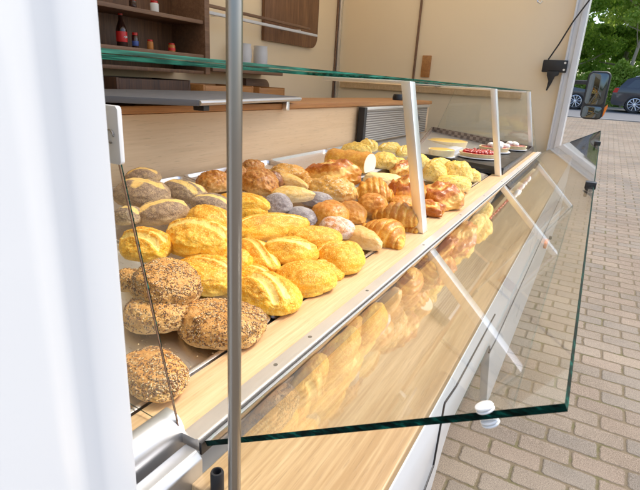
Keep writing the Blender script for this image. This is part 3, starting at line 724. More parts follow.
    P = np.stack([X, Y, Z], 1)
    nn = nz(P, 1.3, seed)*.11; n2 = nz(P, 4.2, seed+3, 3)*(.045 if kind not in ('glazed', 'nutty', 'cheese') else .07)
    rad = 1+nn+n2
    X2, Y2 = X*rad, Y*rad; Z2 = np.where(Z > -.2, (Z+dz*.8)*rad, Z)
    hh = np.clip((Z2-bot)/(top-bot), 0, 1.0)
    V = np.stack([X2*L/2, Y2*W/2, (Z2-bot)*H/(top-bot)], 1)
    if kind == 'baton': V[:, 1] += .05*L*np.sin(X*1.5)
    me = bpy.data.meshes.new('m'); me.from_pydata(V.tolist(), [], fs.tolist())
    ca = me.color_attributes.new('score', 'FLOAT_COLOR', 'POINT')
    ca.data.foreach_set('color', np.stack([score, hh, ridge, np.ones(len(X))], 1).astype('f').ravel())
    me.shade_smooth(); me.update()
    return me, V
def add_seeds(me, n, rs, kinds, size=.0022):
    vs = [v.co.copy() for v in me.vertices]; tris = [tuple(p.vertices) for p in me.polygons]
    nv = len(vs); nf = len(tris); mi = [0]*nf
    zmax = max(v.z for v in vs); cen = Vector((0, 0, zmax*.35)); cnt = 0
    col = np.empty(nv*4, 'f'); me.color_attributes['score'].data.foreach_get('color', col); col = col.reshape(-1, 4).tolist()
    while cnt < n:
        f = tris[rs.randrange(nf)]; a, b, c = (vs[i] for i in f); u, w = rs.random(), rs.random()
        if u+w > 1: u, w = 1-u, 1-w
        p = a+(b-a)*u+(c-a)*w; nr = (b-a).cross(c-a)
        if nr.length < 1e-12: continue
        nr.normalize()
        if p.z < zmax*rs.uniform(.1, .5): cnt += .2; continue
        if noise.noise(p*45+Vector((n, 0, 0))) < rs.uniform(-.5, .25): cnt += .25; continue
        t1 = nr.orthogonal().normalized(); t1.rotate(Matrix.Rotation(rs.uniform(0, 6.28), 3, nr)); t2 = nr.cross(t1)
        ki, asp, s = rs.choice(kinds); s *= rs.uniform(.75, 1.2)*size
        base = len(vs); p = p+nr*s*.15
        L6 = [p+t1*s*asp, p-t1*s*asp*.85, p+t2*s*.62, p-t2*s*.62, p+nr*s*.42, p-nr*s*.3]
        vs += L6; col += [[0, 1, 0, 1]]*6
        for (i, j, k) in ((0, 2, 4), (2, 1, 4), (1, 3, 4), (3, 0, 4), (2, 0, 5), (1, 2, 5), (3, 1, 5), (0, 3, 5)): tris.append((base+i, base+j, base+k)); mi.append(ki)
        cnt += 1
    m2 = bpy.data.meshes.new('m'); m2.from_pydata([v[:] for v in vs], [], tris)
    m2.polygons.foreach_set('material_index', mi)
    ca = m2.color_attributes.new('score', 'FLOAT_COLOR', 'POINT'); ca.data.foreach_set('color', np.array(col, 'f').ravel())
    m2.shade_smooth(); m2.update(); return m2
NAMES = {'gold': ('semolina_roll', 'roll'), 'seeded': ('seeded_roll', 'roll'), 'rye': ('poppy_roll', 'roll'), 'cheese': ('cheese_roll', 'roll'), 'grey': ('poppy_coated_roll', 'roll'),
 'brown': ('brown_roll', 'roll'), 'flour': ('floured_roll', 'roll'), 'cone': ('pointed_roll', 'roll'), 'croissant': ('croissant', 'croissant'), 'glazed': ('glazed_pastry', 'pastry'),
 'nutty': ('nut_pastry', 'pastry'), 'flat': ('flatbread', 'bread'), 'herb': ('herb_roll', 'roll'), 'cinnamon': ('cinnamon_bun', 'bun'), 'wedge': ('filled_pastry', 'pastry'), 'baton': ('baguette', 'baguette')}
GROUPS = {'gold': 'golden semolina rolls', 'seeded': 'seeded rolls on the near tray', 'rye': 'poppy seed rye rolls', 'cheese': 'browned cheese rolls', 'grey': 'grey poppy coated rolls', 'brown': 'smooth brown rolls',
 'croissant': 'croissants', 'glazed': 'glazed pastries', 'nutty': 'nut pastries', 'herb': 'pale herb rolls', 'wedge': 'filled pastries'}
BREAD = [   # kind, x, y, z, yaw, length, width, height, label
    ('seeded', 0.398, -0.46, -0.401, 111, 0.137, 0.075, 0.037, 'seeded roll at the near tray front, half hidden by the white side panel'),
    ('seeded', 0.499, -0.561, -0.387, 79, 0.11, 0.096, 0.05, 'flat seeded roll between the front seeded roll and the big seeded one above it'),
    ('seeded', 0.535, -0.576, -0.357, 67, 0.111, 0.109, 0.06, 'large seeded roll lying on top of the others against the golden rolls'),
    ('seeded', 0.519, -0.64, -0.355, 41, 0.054, 0.054, 0.038, 'small seeded roll peeking out beside the white side panel'),
    ('seeded', 0.548, -0.47, -0.4, 80, 0.146, 0.115, 0.055, 'dark seeded roll crossed by the steel pole at the tray corner'),
    ('gold', 0.616, -0.713, -0.337, 73, 0.094, 0.094, 0.06, 'round golden roll next to the white panel, above the seeded rolls'),
    ('gold', 0.705, -0.659, -0.342, 81, 0.143, 0.123, 0.074, 'big lumpy golden roll left of the pole, leaning over its neighbours'),
    ('gold', 0.797, -0.717, -0.331, 68, 0.099, 0.099, 0.062, 'golden roll tucked behind the big lumpy one under the poppy rolls'),
    ('gold', 0.652, -0.592, -0.379, 67, 0.13, 0.11, 0.061, 'long golden roll left of the pole and just above the seeded rolls'),
    ('rye', 0.804, -0.932, -0.307, 68, 0.134, 0.113, 0.068, 'largest dark poppy roll with yellow split beside the white panel'),
    ('rye', 0.905, -1.042, -0.287, 40, 0.091, 0.078, 0.047, 'dark poppy roll farthest back against the oak backboard'),
    ('rye', 0.766, -0.821, -0.324, 27, 0.117, 0.097, 0.06, 'poppy roll with pale star split in front of the dark split one'),
    ('rye', 0.937, -0.925, -0.316, 97, 0.155, 0.09, 0.054, 'yellowish poppy roll right of the largest dark one, near the backboard'),
    ('rye', 0.919, -0.816, -0.327, 68, 0.108, 0.079, 0.047, 'yellow and grey poppy roll touching the left side of the pole'),
    ('rye', 0.7, -0.858, -0.317, 74, 0.066, 0.065, 0.039, 'small poppy roll half hidden by the white side panel'),
    ('cheese', 1.076, -0.943, -0.324, 48, 0.096, 0.096, 0.062, 'brown cheese roll just left of the pole at the backboard'),
    ('cheese', 1.195, -0.872, -0.331, 122, 0.155, 0.117, 0.07, 'brown cheese roll just right of the pole, larger of that pair'),
    ('cheese', 1.406, -1.053, -0.321, 24, 0.09, 0.069, 0.042, 'small cheese roll behind the pole, highest against the backboard'),
    ('gold', 0.986, -0.77, -0.331, 85, 0.152, 0.087, 0.052, 'pale golden roll right of the pole above the baguette'),
    ('gold', 0.977, -0.737, -0.344, 74, 0.09, 0.072, 0.043, 'small golden roll squeezed between the pale roll and the baguette'),
    ('grey', 1.086, -0.724, -0.345, 31, 0.079, 0.079, 0.048, 'round grey roll, whitish on top, right above the baguette'),
    ('grey', 1.097, -0.652, -0.363, 117, 0.112, 0.07, 0.035, 'grey poppy coated roll touching the end of the baguette'),
    ('grey', 1.259, -0.698, -0.357, 93, 0.11, 0.078, 0.039, 'long grey roll under the tip of the triangular pastry'),
    ('wedge', 1.179, -0.731, -0.334, 69, 0.128, 0.089, 0.049, 'triangular golden pastry pointing right over the grey rolls'),
    ('wedge', 1.29, -0.809, -0.324, 111, 0.154, 0.077, 0.043, 'pale pastry lying behind the triangular golden one'),
    ('cinnamon', 1.251, -0.847, -0.329, 27, 0.057, 0.057, 0.054, 'small dark cinnamon bun between cheese roll and pale pastry'),
    ('baton', 0.929, -0.64, -0.363, 26, 0.215, 0.108, 0.061, 'short golden baguette emerging from behind the steel pole'),
    ('gold', 0.807, -0.586, -0.38, 123, 0.148, 0.074, 0.044, 'split golden roll right of the pole, below the baguette'),
    ('gold', 0.857, -0.539, -0.382, 72, 0.125, 0.108, 0.063, 'golden roll in the middle, directly under the baguette tip'),
    ('gold', 0.979, -0.551, -0.379, 46, 0.141, 0.093, 0.054, 'golden roll behind the front row, below the grey rolls'),
    ('gold', 0.939, -0.453, -0.402, 47, 0.114, 0.114, 0.071, 'golden roll at the right end of the front row beside the pointed roll'),
    ('gold', 0.793, -0.456, -0.402, 53, 0.123, 0.112, 0.065, 'golden roll in the middle of the front row by the oak ledge'),
    ('gold', 0.689, -0.474, -0.399, 111, 0.135, 0.106, 0.058, 'large grainy golden roll right of the pole at the front edge'),
    ('gold', 0.773, -0.445, -0.403, 54, 0.076, 0.066, 0.027, 'thin golden roll showing under the middle front row roll'),
    ('brown', 1.151, -0.592, -0.371, 55, 0.105, 0.105, 0.065, 'smooth brown roll above the flour dusted one'),
    ('flour', 1.105, -0.548, -0.385, 102, 0.101, 0.086, 0.05, 'brown roll dusted white with flour above the golden front row'),
    ('brown', 1.262, -0.58, -0.377, 143, 0.155, 0.082, 0.045, 'light brown roll right of the smooth brown one, standing on edge'),
    ('brown', 1.392, -0.569, -0.38, 62, 0.094, 0.094, 0.057, 'orange brown roll behind the front croissants'),
    ('cone', 1.116, -0.473, -0.399, 115, 0.133, 0.079, 0.047, 'pale pointed roll between the golden rolls and the front croissant'),
    ('croissant', 1.192, -0.448, -0.403, 115, 0.155, 0.111, 0.061, 'glossy croissant nearest the oak ledge, left of the first glass post'),
    ('croissant', 1.336, -0.464, -0.394, 95, 0.138, 0.118, 0.071, 'larger croissant behind the front one beside the first glass post'),
    ('glazed', 1.484, -0.761, -0.34, 78, 0.197, 0.125, 0.085, 'big glazed brown pastry in front of the cut loaf'),
    ('nutty', 1.36, -0.698, -0.357, 69, 0.155, 0.125, 0.073, 'nut covered pastry in front of the big glazed pastry'),
    ('nutty', 1.391, -0.89, -0.333, 53, 0.143, 0.117, 0.059, 'nut pastry left of the big glazed one by the tray back'),
    ('croissant', 1.507, -0.617, -0.374, 69, 0.134, 0.125, 0.078, 'yellow croissant in the middle behind the orange brown roll'),
    ('flat', 1.742, -0.68, -0.369, 45, 0.155, 0.125, 0.049, 'pale flatbread lying on the baking paper behind the yellow croissant'),
    ('herb', 2.218, -0.956, -0.304, 140, 0.155, 0.082, 0.049, 'herb roll standing up highest in front of the ribbed panel'),
    ('herb', 2.056, -0.944, -0.318, 100, 0.152, 0.101, 0.06, 'herb roll right behind the cut loaf'),
    ('herb', 1.92, -0.84, -0.338, 61, 0.077, 0.077, 0.055, 'pale herb roll touching the white crumb of the cut loaf'),
    ('herb', 2.03, -0.797, -0.343, -5, 0.155, 0.104, 0.063, 'long herb roll in the middle of the group left of the glass post'),
    ('herb', 2.044, -0.745, -0.353, -4, 0.155, 0.092, 0.055, 'long herb roll just left of the first glass post'),
    ('herb', 2.355, -0.899, -0.324, 35, 0.134, 0.082, 0.049, 'browned herb roll at the back of the group by the ribbed panel'),
    ('herb', 2.398, -0.838, -0.334, -15, 0.155, 0.077, 0.045, 'small upright herb roll right beside the first glass post'),
    ('glazed', 2.008, -0.693, -0.366, 8, 0.155, 0.099, 0.06, 'dark glazed pastry peeking out under the herb rolls left of the post'),
    ('herb', 2.048, -0.572, -0.374, 61, 0.103, 0.103, 0.075, 'round herb roll just right of the first glass post'),
    ('herb', 2.3, -0.618, -0.364, 41, 0.111, 0.085, 0.051, 'small herb roll touching the black tart tray'),
    ('herb', 2.145, -0.502, -0.381, 82, 0.136, 0.125, 0.085, 'biggest herb roll in the cluster in front of the tart tray'),
    ('herb', 2.001, -0.473, -0.399, 61, 0.15, 0.116, 0.064, 'long herb roll in front of the cluster, above the glazed pastry'),
    ('herb', 2.318, -0.476, -0.399, 112, 0.095, 0.093, 0.051, 'small herb roll at the right end next to the oak ledge'),
    ('glazed', 1.615, -0.538, -0.382, 61, 0.126, 0.126, 0.085, 'glazed red brown pastry directly behind the first glass post'),
    ('glazed', 1.701, -0.438, -0.4, 78, 0.155, 0.15, 0.08, 'largest glazed red brown pastry right of the post at the front edge'),
    ('glazed', 1.57, -0.45, -0.402, 99, 0.135, 0.095, 0.047, 'small glazed pastry at the tray front between post and largest pastry'),
    ('croissant', 1.349, -0.434, -0.404, 119, 0.094, 0.074, 0.037, 'small croissant squeezed between front croissant and glass post'),
    ('brown', 1.531, -0.522, -0.389, 61, 0.087, 0.087, 0.044, 'brown roll hidden low behind the first glass post'),
    ('gold', 0.738, -0.545, -0.389, 83, 0.074, 0.068, 0.034, 'golden roll wedged low between the split roll and the large grainy roll'),
    ('gold', 0.877, -0.454, -0.402, 62, 0.074, 0.074, 0.037, 'golden roll half buried between the two rightmost front golden rolls'),
    ('gold', 0.743, -0.603, -0.378, 62, 0.082, 0.082, 0.047, 'golden roll hidden mostly behind the pole between its golden neighbours'),
    ('brown', 1.366, -0.513, -0.394, 95, 0.079, 0.079, 0.043, 'brown roll wedged between the orange brown roll and the larger croissant'),
    ('nutty', 1.366, -0.779, -0.35, 61, 0.085, 0.085, 0.049, 'small nut pastry filling the gap left of the nut covered one'),
    ('cheese', 1.176, -0.935, -0.329, 62, 0.091, 0.091, 0.071, 'brown cheese roll hidden mostly behind the steel pole'),
    ('herb', 2.28, -0.722, -0.36, 60, 0.106, 0.106, 0.06, 'herb roll half hidden behind the first glass post, by the round one'),
]
for i, (kind, x, y, z, yaw, L, W, H, label) in enumerate(BREAD):
    rs = random.Random(100+i)
    big = kind == 'seeded'
    k_ = {'gold': (1.05, 1.07, .86), 'baton': (1.0, .9, .9), 'seeded': (1.02, 1.06, .92), 'rye': (1.02, 1.02, .9)}.get(kind, (1.04, 1.06, 1.0)); L *= k_[0]; W *= k_[1]; H *= k_[2]
    me, V = bun(kind, L, W, H, i+1, 6 if x < .75 else 5)
    if big: me = add_seeds(me, int(3000*L*W/.012), rs, [(1, 1.0, .8), (1, 1.0, .8), (1, 1.1, .9), (2, 1.5, 1.2), (3, 1.4, 1.2)], .0016)
    if kind == 'gold' and x < .85: me = add_seeds(me, int(500*L*W/.012), rs, [(2, 1.0, .6)], .0012)
    nm, cat = NAMES[kind]
    o = bpy.data.objects.new(nm, me); COL.objects.link(o)
    for m in (BM[kind], M['seedd'], M['seedl'], M['seedb']): me.materials.append(m)
    if not (big or (kind == 'gold' and x < .85)):
        while len(me.materials) > 1: me.materials.pop()
    o.location = (x, y, z); o.rotation_euler = (R(rs.uniform(-7, 7)), R(rs.uniform(-7, 7)) , R(yaw))
    tag(o, label, cat, GROUPS.get(kind))

g = np.random.default_rng(31); bm = bmesh.new()
for k in range(900):
    x = float(g.uniform(.26, 2.5)); y = float(-.432-abs(g.normal(0, .12))) if k % 4 else float(g.uniform(-.425, -.36))
    z = (tz(y)-.004 if y < -.44 else -.4015)+.0006; sz = float(g.uniform(.0005, .0015))
    m = Matrix.Translation((x, y, z)) @ Matrix.Rotation(float(g.uniform(0, 6)), 4, 'Z') @ Matrix.Diagonal((sz*1.4, sz, sz*.7, 1))
    if y < -.428: bmesh.ops.create_icosphere(bm, subdivisions=1, radius=1, matrix=m)
me = bpy.data.meshes.new('m'); bm.to_mesh(me); bm.free()
cr_ = link('crumbs', me, M['seedl'], loc=(1.4, -.45, -.4)); tag(cr_, 'crumbs and loose seeds scattered on the trays and ledge', 'crumbs'); cr_['kind'] = 'stuff'

# cut loaf: crust with a pale crumb face
lf = thing('cut_loaf', (1.74, -.88, tz(-.88)), 'golden brown loaf cut to show its white crumb, behind the glazed pastry', 'bread')
def loaf_ring(s, sc): 
    pts = []
    for k in range(28):
        a = 2*math.pi*k/28; py = math.cos(a)*.062*sc; pz = math.sin(a)*.046*sc
        pz = max(pz, -.03*sc)+.034; pts.append((s, py, pz))
    return pts
bm = bmesh.new(); rings = []
for s, sc in ((-.072, .25), (-.069, .6), (-.06, .84), (-.045, .96), (-.02, 1.03), (.0, 1.0), (.025, 1.04), (.05, 1.0), (.075, 1.03), (.10, 1.02), (.12, 1.0)):
    rings.append([bm.verts.new((p[0], p[1]*(1+.10*noise.noise(Vector(p)*22)), p[2]*(1+.14*noise.noise(Vector(p)*19+Vector((5, 0, 0)))))) if s < .115 else bm.verts.new(p) for p in loaf_ring(s, sc)])
for a, b in zip(rings, rings[1:]):
    for k in range(28): bm.faces.new((a[k], a[(k+1) % 28], b[(k+1) % 28], b[k]))
bm.faces.new(rings[0][::-1]); capv = rings[-1]; bm.faces.new(capv)
bmesh.ops.rotate(bm, cent=(0, 0, 0), matrix=Matrix.Rotation(R(90), 3, 'Z'), verts=bm.verts)
bmesh.ops.translate(bm, vec=(1.80, -.885, tz(-.885)+.004), verts=bm.verts)
me = finish(bm)
ca = me.color_attributes.new('score', 'FLOAT_COLOR', 'POINT'); ca.data.foreach_set('color', np.array([(0, min(1, max(0, (v.co.z-tz(-.885)-.01)/.075)), .3, 1) for v in me.vertices], 'f').ravel())
link('crust', me, BM['croissant'], lf)
bm = bmesh.new(); r2 = [bm.verts.new(p) for p in loaf_ring(.1215, .95)]; r3 = [bm.verts.new(p) for p in loaf_ring(.119, .95)]
bm.faces.new(r2); bm.faces.new(r3[::-1])
for k in range(28): bm.faces.new((r2[k], r2[(k+1) % 28], r3[(k+1) % 28], r3[k]))
bmesh.ops.rotate(bm, cent=(0, 0, 0), matrix=Matrix.Rotation(R(90), 3, 'Z'), verts=bm.verts)
bmesh.ops.translate(bm, vec=(1.80, -.885, tz(-.885)+.004), verts=bm.verts)
link('crumb', finish(bm), M['crumb'], lf)

# tarts
M['quiche'] = BM['flat']; 
t = NT('custard_yellow'); v = t.obj(); t.p(color=t.mix(t.noise(v, 30, 5), (.80, .42, .05), (.92, .68, .2)), rough=.35, coat=.3, normal=t.bump(t.noise(v, 60, 4), .4, .004)); M['custard'] = t.m
t = NT('glazed_red_berries'); v = t.obj(); vv = t.vor(v, 34); t.p(color=t.mix(t.sstep(vv, .1, .5), (.78, .06, .03), (.42, .008, .01)), rough=.12, coat=.8, normal=t.bump(t.math('SUBTRACT', 1.0, vv), .9, .012)); M['berry'] = t.m
t = NT('whipped_cream'); v = t.obj(); t.p(color=(.86, .83, .78), rough=.5, normal=t.bump(t.noise(v, 40, 3), .6, .006)); M['cream'] = t.m
def floor_z(y): return -.3795
def tart(x, y, r, h, label, fill, topping=None, board=True, nm='fruit_tart', seed=0):
    z0 = floor_z(y)+.004
    T = thing(nm, (x, y, z0), label, 'tart')
    if board: link('cake_board', lathe([(r*1.08, 0), (r*1.1, .002), (r*1.08, .006)], (x, y, z0), 40), M['whitegrey'], T)
    z1 = z0+(.007 if board else .001)
    link('pastry_case', lathe([(r*.93, 0), (r, h*.75), (r*1.01, h), (r*.96, h*1.02), (r*.93, h*.85), (r*.9, h*.8)], (x, y, z1), 40, wob=.03, seed=seed), BM['wedge'], T)
    link('filling', lathe([(r*.89, h*.82), (r*.92, h*.9), (r*.85, h*1.05), (r*.4, h*1.12), (r*.05, h*1.13)], (x, y, z1), 40, wob=.03, seed=seed), fill, T)
    if topping:
        rs = random.Random(seed); bm = bmesh.new()
        for k in range(topping[1]):
            a = rs.uniform(0, 6.28); q = r*.8*math.sqrt(rs.random()); s = topping[2]*rs.uniform(.8, 1.2)
            m = Matrix.Translation((x+q*math.cos(a), y+q*math.sin(a), z1+h*1.1+s*.3)) @ Matrix.Diagonal((s, s, s*.7, 1))
            bmesh.ops.create_icosphere(bm, subdivisions=2, radius=1, matrix=m)
        link('berries' if topping[0] == 'berry' else 'cream_swirls', finish(bm), M[topping[0]], T)
    return T
# wheel of yellow cake resting at the back
tart(3.42, -.89, .135, .036, 'tall yellow cake disc at the back of the tart tray', M['custard'], board=False, nm='yellow_cake', seed=3)
tart(2.84, -.765, .075, .034, 'small quiche with a pale rim at the near edge of the tart tray', M['custard'], board=True, nm='quiche', seed=5)
tart(3.02, -.585, .115, .020, 'red strawberry tart on a white board in the black tray', M['berry'], ('berry', 90, .011), seed=6)
tart(3.40, -.57, .095, .024, 'dark berry tart topped with white cream beside the strawberry tart', M['berry'], ('cream', 9, .028), seed=8)
tart(3.66, -.475, .075, .022, 'small dark berry tart with cream at the end corner of the tray', M['berry'], ('cream', 5, .022), seed=9)
ds = link('grey_dish', prism(rounded_rect(2.98, 3.24, -.80, -.73, .03), -.3795, -.352, 2, .006), M['whitegrey']); tag(ds, 'flat pale grey dish between the yellow cake and the strawberry tart', 'dish')
pc = link('baking_paper', prism([(1.66, -.83), (1.98, -.86), (2.0, -.78), (1.70, -.76)], tz(-.8)+.006, tz(-.8)+.010, 2), M['whitegrey']); tag(pc, 'folded sheet of pale baking paper behind the flatbread', 'paper')

# ------------------------------------------------------------------ far background: cars, hedge, trees
def carpaint(name, c):
    t = NT(name); t.p(color=c, rough=.28, metal=.3, coat=1.0, coatr=.05); return t.m
def car(y0, y1, x, paint, label, flip=False, h=1.62):
    z = gz(x); Ln = y1-y0; W = 1.8
    T = thing('parked_car', (x+W/2, (y0+y1)/2, z), label, 'car', 'cars parked across the road')
    F = lambda u: (y0+u*Ln) if not flip else (y1-u*Ln)
    body = [(.0, .36), (.005, .62), (.02, .80), (.22, .94), (.30, .98), (.97, 1.02), (.995, .85), (1.0, .45), (.98, .30), (.87, .26)]
    def arch(c):
        return [(c+.082*math.cos(a)*1.0, .30+.37*math.sin(a)) for a in [R(d) for d in range(0, 181, 20)]]
    lower = arch(.80)+[(.70, .24), (.28, .24)]+arch(.18)+[(.08, .26), (.02, .28)]
    link('body', prism([(F(u), z+w) for u, w in body+lower], x, x+W, 0, .03, 2), paint, T)
    cabp = [(.24, .95), (.385, h-.12), (.44, h-.03), (.60, h), (.84, h-.05), (.90, h-.14), (.955, 1.0)]
    bm = bmesh.new(); A, B = add_prism(bm, [(F(u), z+w) for u, w in cabp], x+.06, x+W-.06)
    for vs, s in ((A, 1), (B, -1)):
        for v in vs: v.co.x += s*(v.co.z-z-.95)*.28
    link('cabin', finish(bm, .03), paint, T)
    def pane_(pts):
        bm = bmesh.new(); A, B = add_prism(bm, [(F(u), z+w) for u, w in pts], x+.035, x+.055)
        for v in bm.verts: v.co.x += (v.co.z-z-.95)*.28
        link('side_window', finish(bm), M['carglass'], T)
    pane_([(.285, 1.0), (.40, h-.15), (.545, h-.10), (.545, 1.0)]); pane_([(.56, 1.0), (.56, h-.10), (.74, h-.13), (.78, 1.0)]); pane_([(.795, 1.0), (.755, h-.13), (.84, h-.17), (.90, 1.0)])
    for u in (.18, .80):
        wheel(x+.0, 0, 0, 0, T) if False else None
        c = (x+.04, F(u), z+.35)
        ty = link('tyre', lathe([(.22, 0), (.34, 0), (.35, .03), (.35, .2), (.34, .22), (.22, .22)], c, 32, 'x'), M['rubber'], T)
        bm = bmesh.new(); add_lathe(bm, [(.25, .02), (.26, .0), (.24, -.006), (.235, .02)], c, 32, 'x'); add_lathe(bm, [(.05, .0), (.05, -.01), (.03, -.015)], c, 16, 'x')
        for k in range(10):
            a = 2*math.pi*k/10; add_tube(bm, [(c[0]+.0, c[1]+.04*math.cos(a), c[2]+.04*math.sin(a)), (c[0]+.0, c[1]+.24*math.cos(a+.08), c[2]+.24*math.sin(a+.08))], .016, 6)
        link('rim', finish(bm), M['alu'], ty)
        ty2 = link('tyre', lathe([(.22, 0), (.34, 0), (.35, .03), (.35, .2), (.34, .22), (.22, .22)], (x+W-.26, F(u), z+.35), 24, 'x'), M['rubber'], T)
    link('headlight', prism(sorted([(F(.01), z+.70), (F(.10), z+.74), (F(.10), z+.84), (F(.02), z+.78)]) and [(F(.01), z+.66), (F(.10), z+.72), (F(.10), z+.80), (F(.02), z+.76)], x-.006, x+.02, 0), M['alu'], T)
    link('tail_light', prism([(F(.96), z+.80), (F(.998), z+.80), (F(.985), z+.98), (F(.95), z+.98)], x-.006, x+.02, 0), M['redlens'], T)
    link('door_mirror', box(x-.12, x-.0, F(.33)-.08, F(.33)+.08, z+1.0, z+1.14, .03), paint, T)
    link('roof_rail', tube([(x+.24, F(.45), z+h-.01), (x+.24, F(.5), z+h+.03), (x+.24, F(.8), z+h+.01), (x+.24, F(.84), z+h-.04)], .014, 8), M['alu'], T)
    bm = bmesh.new(); 
    for u in (.44, .62): add_box(bm, x-.012, x-.002, F(u)-.09, F(u)+.09, z+.86, z+.885)
    link('door_handle', finish(bm, .003), paint, T)
    return T
t = NT('car_window_glass'); t.p(color=(.02, .03, .035), rough=.04, spec=.9, coat=1.0, coatr=.02); M['carglass'] = t.m
car(.22, 4.75, 24.9, carpaint('dark_blue_paint', (.03, .036, .05)), 'dark blue car with silver wheels parked right of the mirror', flip=True, h=1.5)
car(-5.0, -.28, 24.9, carpaint('dark_grey_paint', (.05, .055, .062)), 'dark grey car partly hidden behind the wing mirror', flip=True, h=1.55)
car(-11.0, -6.4, 24.9, carpaint('silver_paint', (.45, .46, .48)), 'silver car farther left, seen only reflected in the glass', flip=True, h=1.5)

def leafmesh(P, size, seed):
    g = np.random.default_rng(seed); n = len(P)
    a = g.normal(size=(n, 3)); a[:, 2] += .6; a /= np.linalg.norm(a, axis=1)[:, None]
    b = np.cross(a, g.normal(size=(n, 3))); b /= np.linalg.norm(b, axis=1)[:, None]; c = np.cross(a, b)
    s = (size*g.uniform(.6, 1.3, n))[:, None]
    V = np.stack([P+b*s, P+c*s*.5+b*s*.1, P-b*s*.8, P-c*s*.5+b*s*.1], 1).reshape(-1, 3)
    me = bpy.data.meshes.new('m'); me.vertices.add(4*n); me.vertices.foreach_set('co', V.astype('f').ravel())
    me.loops.add(4*n); me.loops.foreach_set('vertex_index', np.arange(4*n, dtype='i'))
    me.polygons.add(n); me.polygons.foreach_set('loop_start', np.arange(0, 4*n, 4, dtype='i')); me.polygons.foreach_set('loop_total', np.full(n, 4, 'i'))
    me.update(calc_edges=True); return me
def crown_points(g, n, c, rad, zr, ncl, cr):
    d = g.normal(size=(ncl, 3)); d /= np.linalg.norm(d, axis=1)[:, None]; d *= g.uniform(.35, 1, ncl)[:, None]
    C = np.array(c)+d*np.array([rad, rad, zr]); rr = g.uniform(*cr, ncl)
    i = g.integers(0, ncl, n); e = g.normal(size=(n, 3)); e /= np.linalg.norm(e, axis=1)[:, None]
    return C, C[i]+e*(g.random(n)**.45*rr[i])[:, None]*np.array([1, 1, .7])
def tree(x, y, h, rad, mat, label, seed, lean=0, trunk_r=.16, nl=15000, crown_lo=.34, ncl=55):
    rs = random.Random(seed); g = np.random.default_rng(seed); z = gz(x); T = thing('tree', (x, y, z), label, 'tree', 'trees behind the parked cars')
    bm = bmesh.new(); top = Vector((x+.2, y+lean, z+h*.75)); pts = []; rr = []
    for k in range(9):
        s = k/8; pts.append(Vector((x, y, z-.1)).lerp(top, s)+Vector((.12*math.sin(s*5+seed), .16*math.sin(s*4+seed*2), 0))); rr.append(trunk_r*(1-.7*s))
    add_tube(bm, pts, rr, 12)
    C, P = crown_points(g, nl, (x, y+lean*.7, z+h*(crown_lo+(1-crown_lo)/2)), rad, h*(1-crown_lo)/2, ncl, (.4, .9))
    for c in C[:16]:
        c = Vector(c.tolist()); k = min(7, max(2, int(8*(c.z-z)/(h*.75))-1)); b = pts[k]; mid = b.lerp(c, .5)+Vector((0, 0, -.12)); add_tube(bm, [b, mid, c], [rr[k]*.5, rr[k]*.32, .02], 7)
    link('trunk', finish(bm), M['bark'], T)
    link('crown', leafmesh(P, .10, seed), mat, T); return T
tree(29.8, .80, 7.5, 2.2, M['leafB'], 'tree with a pale leaning trunk right behind the blue car', 11, lean=.5, trunk_r=.11, nl=15000, crown_lo=.38, ncl=40)
tree(33.5, -2.2, 9.5, 3.2, M['leafA'], 'broad mid green tree just left of the pale leaning trunk', 12, nl=36000, crown_lo=.10)
tree(34.0, 3.6, 9.0, 3.0, M['leafB'], 'light green tree at the right edge behind the blue car', 13, nl=34000, crown_lo=.12)
tree(32.5, -7.5, 8.5, 3.1, M['leafB'], 'light green tree farther left, seen mostly in the glass reflection', 14, nl=26000, crown_lo=.14)
tree(37.0, .6, 11.0, 3.6, M['leafA'], 'tall green tree standing deepest between the other crowns', 15, nl=36000, crown_lo=.08)
tree(38.0, -5.5, 11.0, 3.6, M['leafC'], 'dark green tree deep at the left behind the broad tree', 16, nl=26000, crown_lo=.1)
tree(38.5, 7.0, 11.0, 3.6, M['leafC'], 'dark green tree deep at the far right', 17, nl=22000, crown_lo=.1)
g = np.random.default_rng(5)
for (ya, yb, lab, mt, n) in ((-11, -3.2, 'long left hedge behind the dark grey car', 'leafA', 20000), (-3.0, 2.2, 'bright middle hedge behind the gap between the cars', 'leafB', 16000), (2.4, 10, 'right hedge behind the blue car', 'leafB', 20000)):
    y = g.uniform(ya, yb, n); x = 29.4+np.abs(g.normal(0, .5, n)); P = np.stack([x, y, gz(29)+g.random(n)**.6*(1.75+.4*np.sin(y*1.9)+.25*np.sin(y*5.1))], 1)
    tag(link('hedge', leafmesh(P, .09, 3), M[mt]), lab, 'hedge', 'hedges along the far verge')
n = 90000; C = g.uniform((44, -34, 1), (52, 30, 14), (420, 3)); i = g.integers(0, 420, n); e = g.normal(size=(n, 3)); e /= np.linalg.norm(e, axis=1)[:, None]
P = C[i]+e*(g.random(n)**.4*2.0)[:, None]
w_ = link('far_wood', leafmesh(P, .24, 9), M['leafA'], loc=(48, 0, gz(48))); tag(w_, 'dense far wood of light green leaves behind the trees', 'wood'); w_['kind'] = 'stuff'

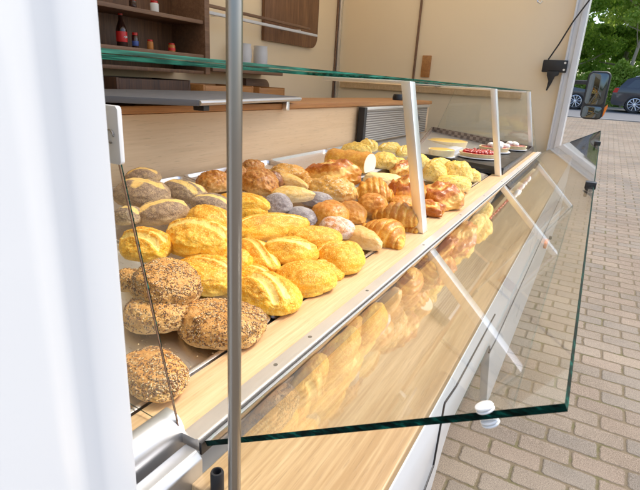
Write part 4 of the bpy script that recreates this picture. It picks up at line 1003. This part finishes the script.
# ------------------------------------------------------------------ light, sky, camera
W = bpy.data.worlds.new('World'); S.world = W; W.use_nodes = True
nt = W.node_tree; nt.nodes.clear()
sky = nt.nodes.new('ShaderNodeTexSky'); sky.sky_type = 'NISHITA'; sky.sun_disc = False
SUN_EL, SUN_AZ = 57, 42       # azimuth measured from +x towards +y
sky.sun_elevation = R(SUN_EL); sky.sun_rotation = R(90-SUN_AZ); sky.air_density = 1.0; sky.dust_density = 3.0; sky.ozone_density = 1.0
bg = nt.nodes.new('ShaderNodeBackground'); bg.inputs[1].default_value = .15
ow = nt.nodes.new('ShaderNodeOutputWorld'); nt.links.new(sky.outputs[0], bg.inputs[0]); nt.links.new(bg.outputs[0], ow.inputs[0])
sd = bpy.data.lights.new('sun', 'SUN'); sd.energy = 1.35; sd.angle = R(20); sd.color = (1, .93, .82)
so = bpy.data.objects.new('sun', sd); COL.objects.link(so)
d = Vector((math.cos(R(SUN_AZ))*math.cos(R(SUN_EL)), math.sin(R(SUN_AZ))*math.cos(R(SUN_EL)), math.sin(R(SUN_EL))))
so.rotation_euler = (-d).to_track_quat('-Z', 'Y').to_euler(); so.location = (3, 6, 8)

cd = bpy.data.cameras.new('camera'); cam = bpy.data.objects.new('camera', cd); COL.objects.link(cam); S.camera = cam
cd.sensor_width = 36; cd.lens = 36*485/640; cd.clip_start = .02; cd.clip_end = 500
right = Vector((.49017212, .86982397, .05601388)); down = Vector((-.25282562, .20338734, -.94589259)); fwd = Vector((.83415256, -.44948844, -.31960859))
cam.matrix_world = Matrix((( right.x, -down.x, -fwd.x, 0), (right.y, -down.y, -fwd.y, 0), (right.z, -down.z, -fwd.z, 0), (0, 0, 0, 1)))
cd.dof.use_dof = True; cd.dof.focus_distance = 1.25; cd.dof.aperture_fstop = 22

S.render.engine = 'CYCLES'
S.view_settings.view_transform = 'Standard'; S.view_settings.look = 'None'; S.view_settings.gamma = 1
S.view_settings.exposure = 1.12
S.render.resolution_x = 1024; S.render.resolution_y = 784
S.cycles.max_bounces = 12; S.cycles.transparent_max_bounces = 24; S.cycles.diffuse_bounces = 6; S.cycles.glossy_bounces = 6
S.cycles.use_denoising = True
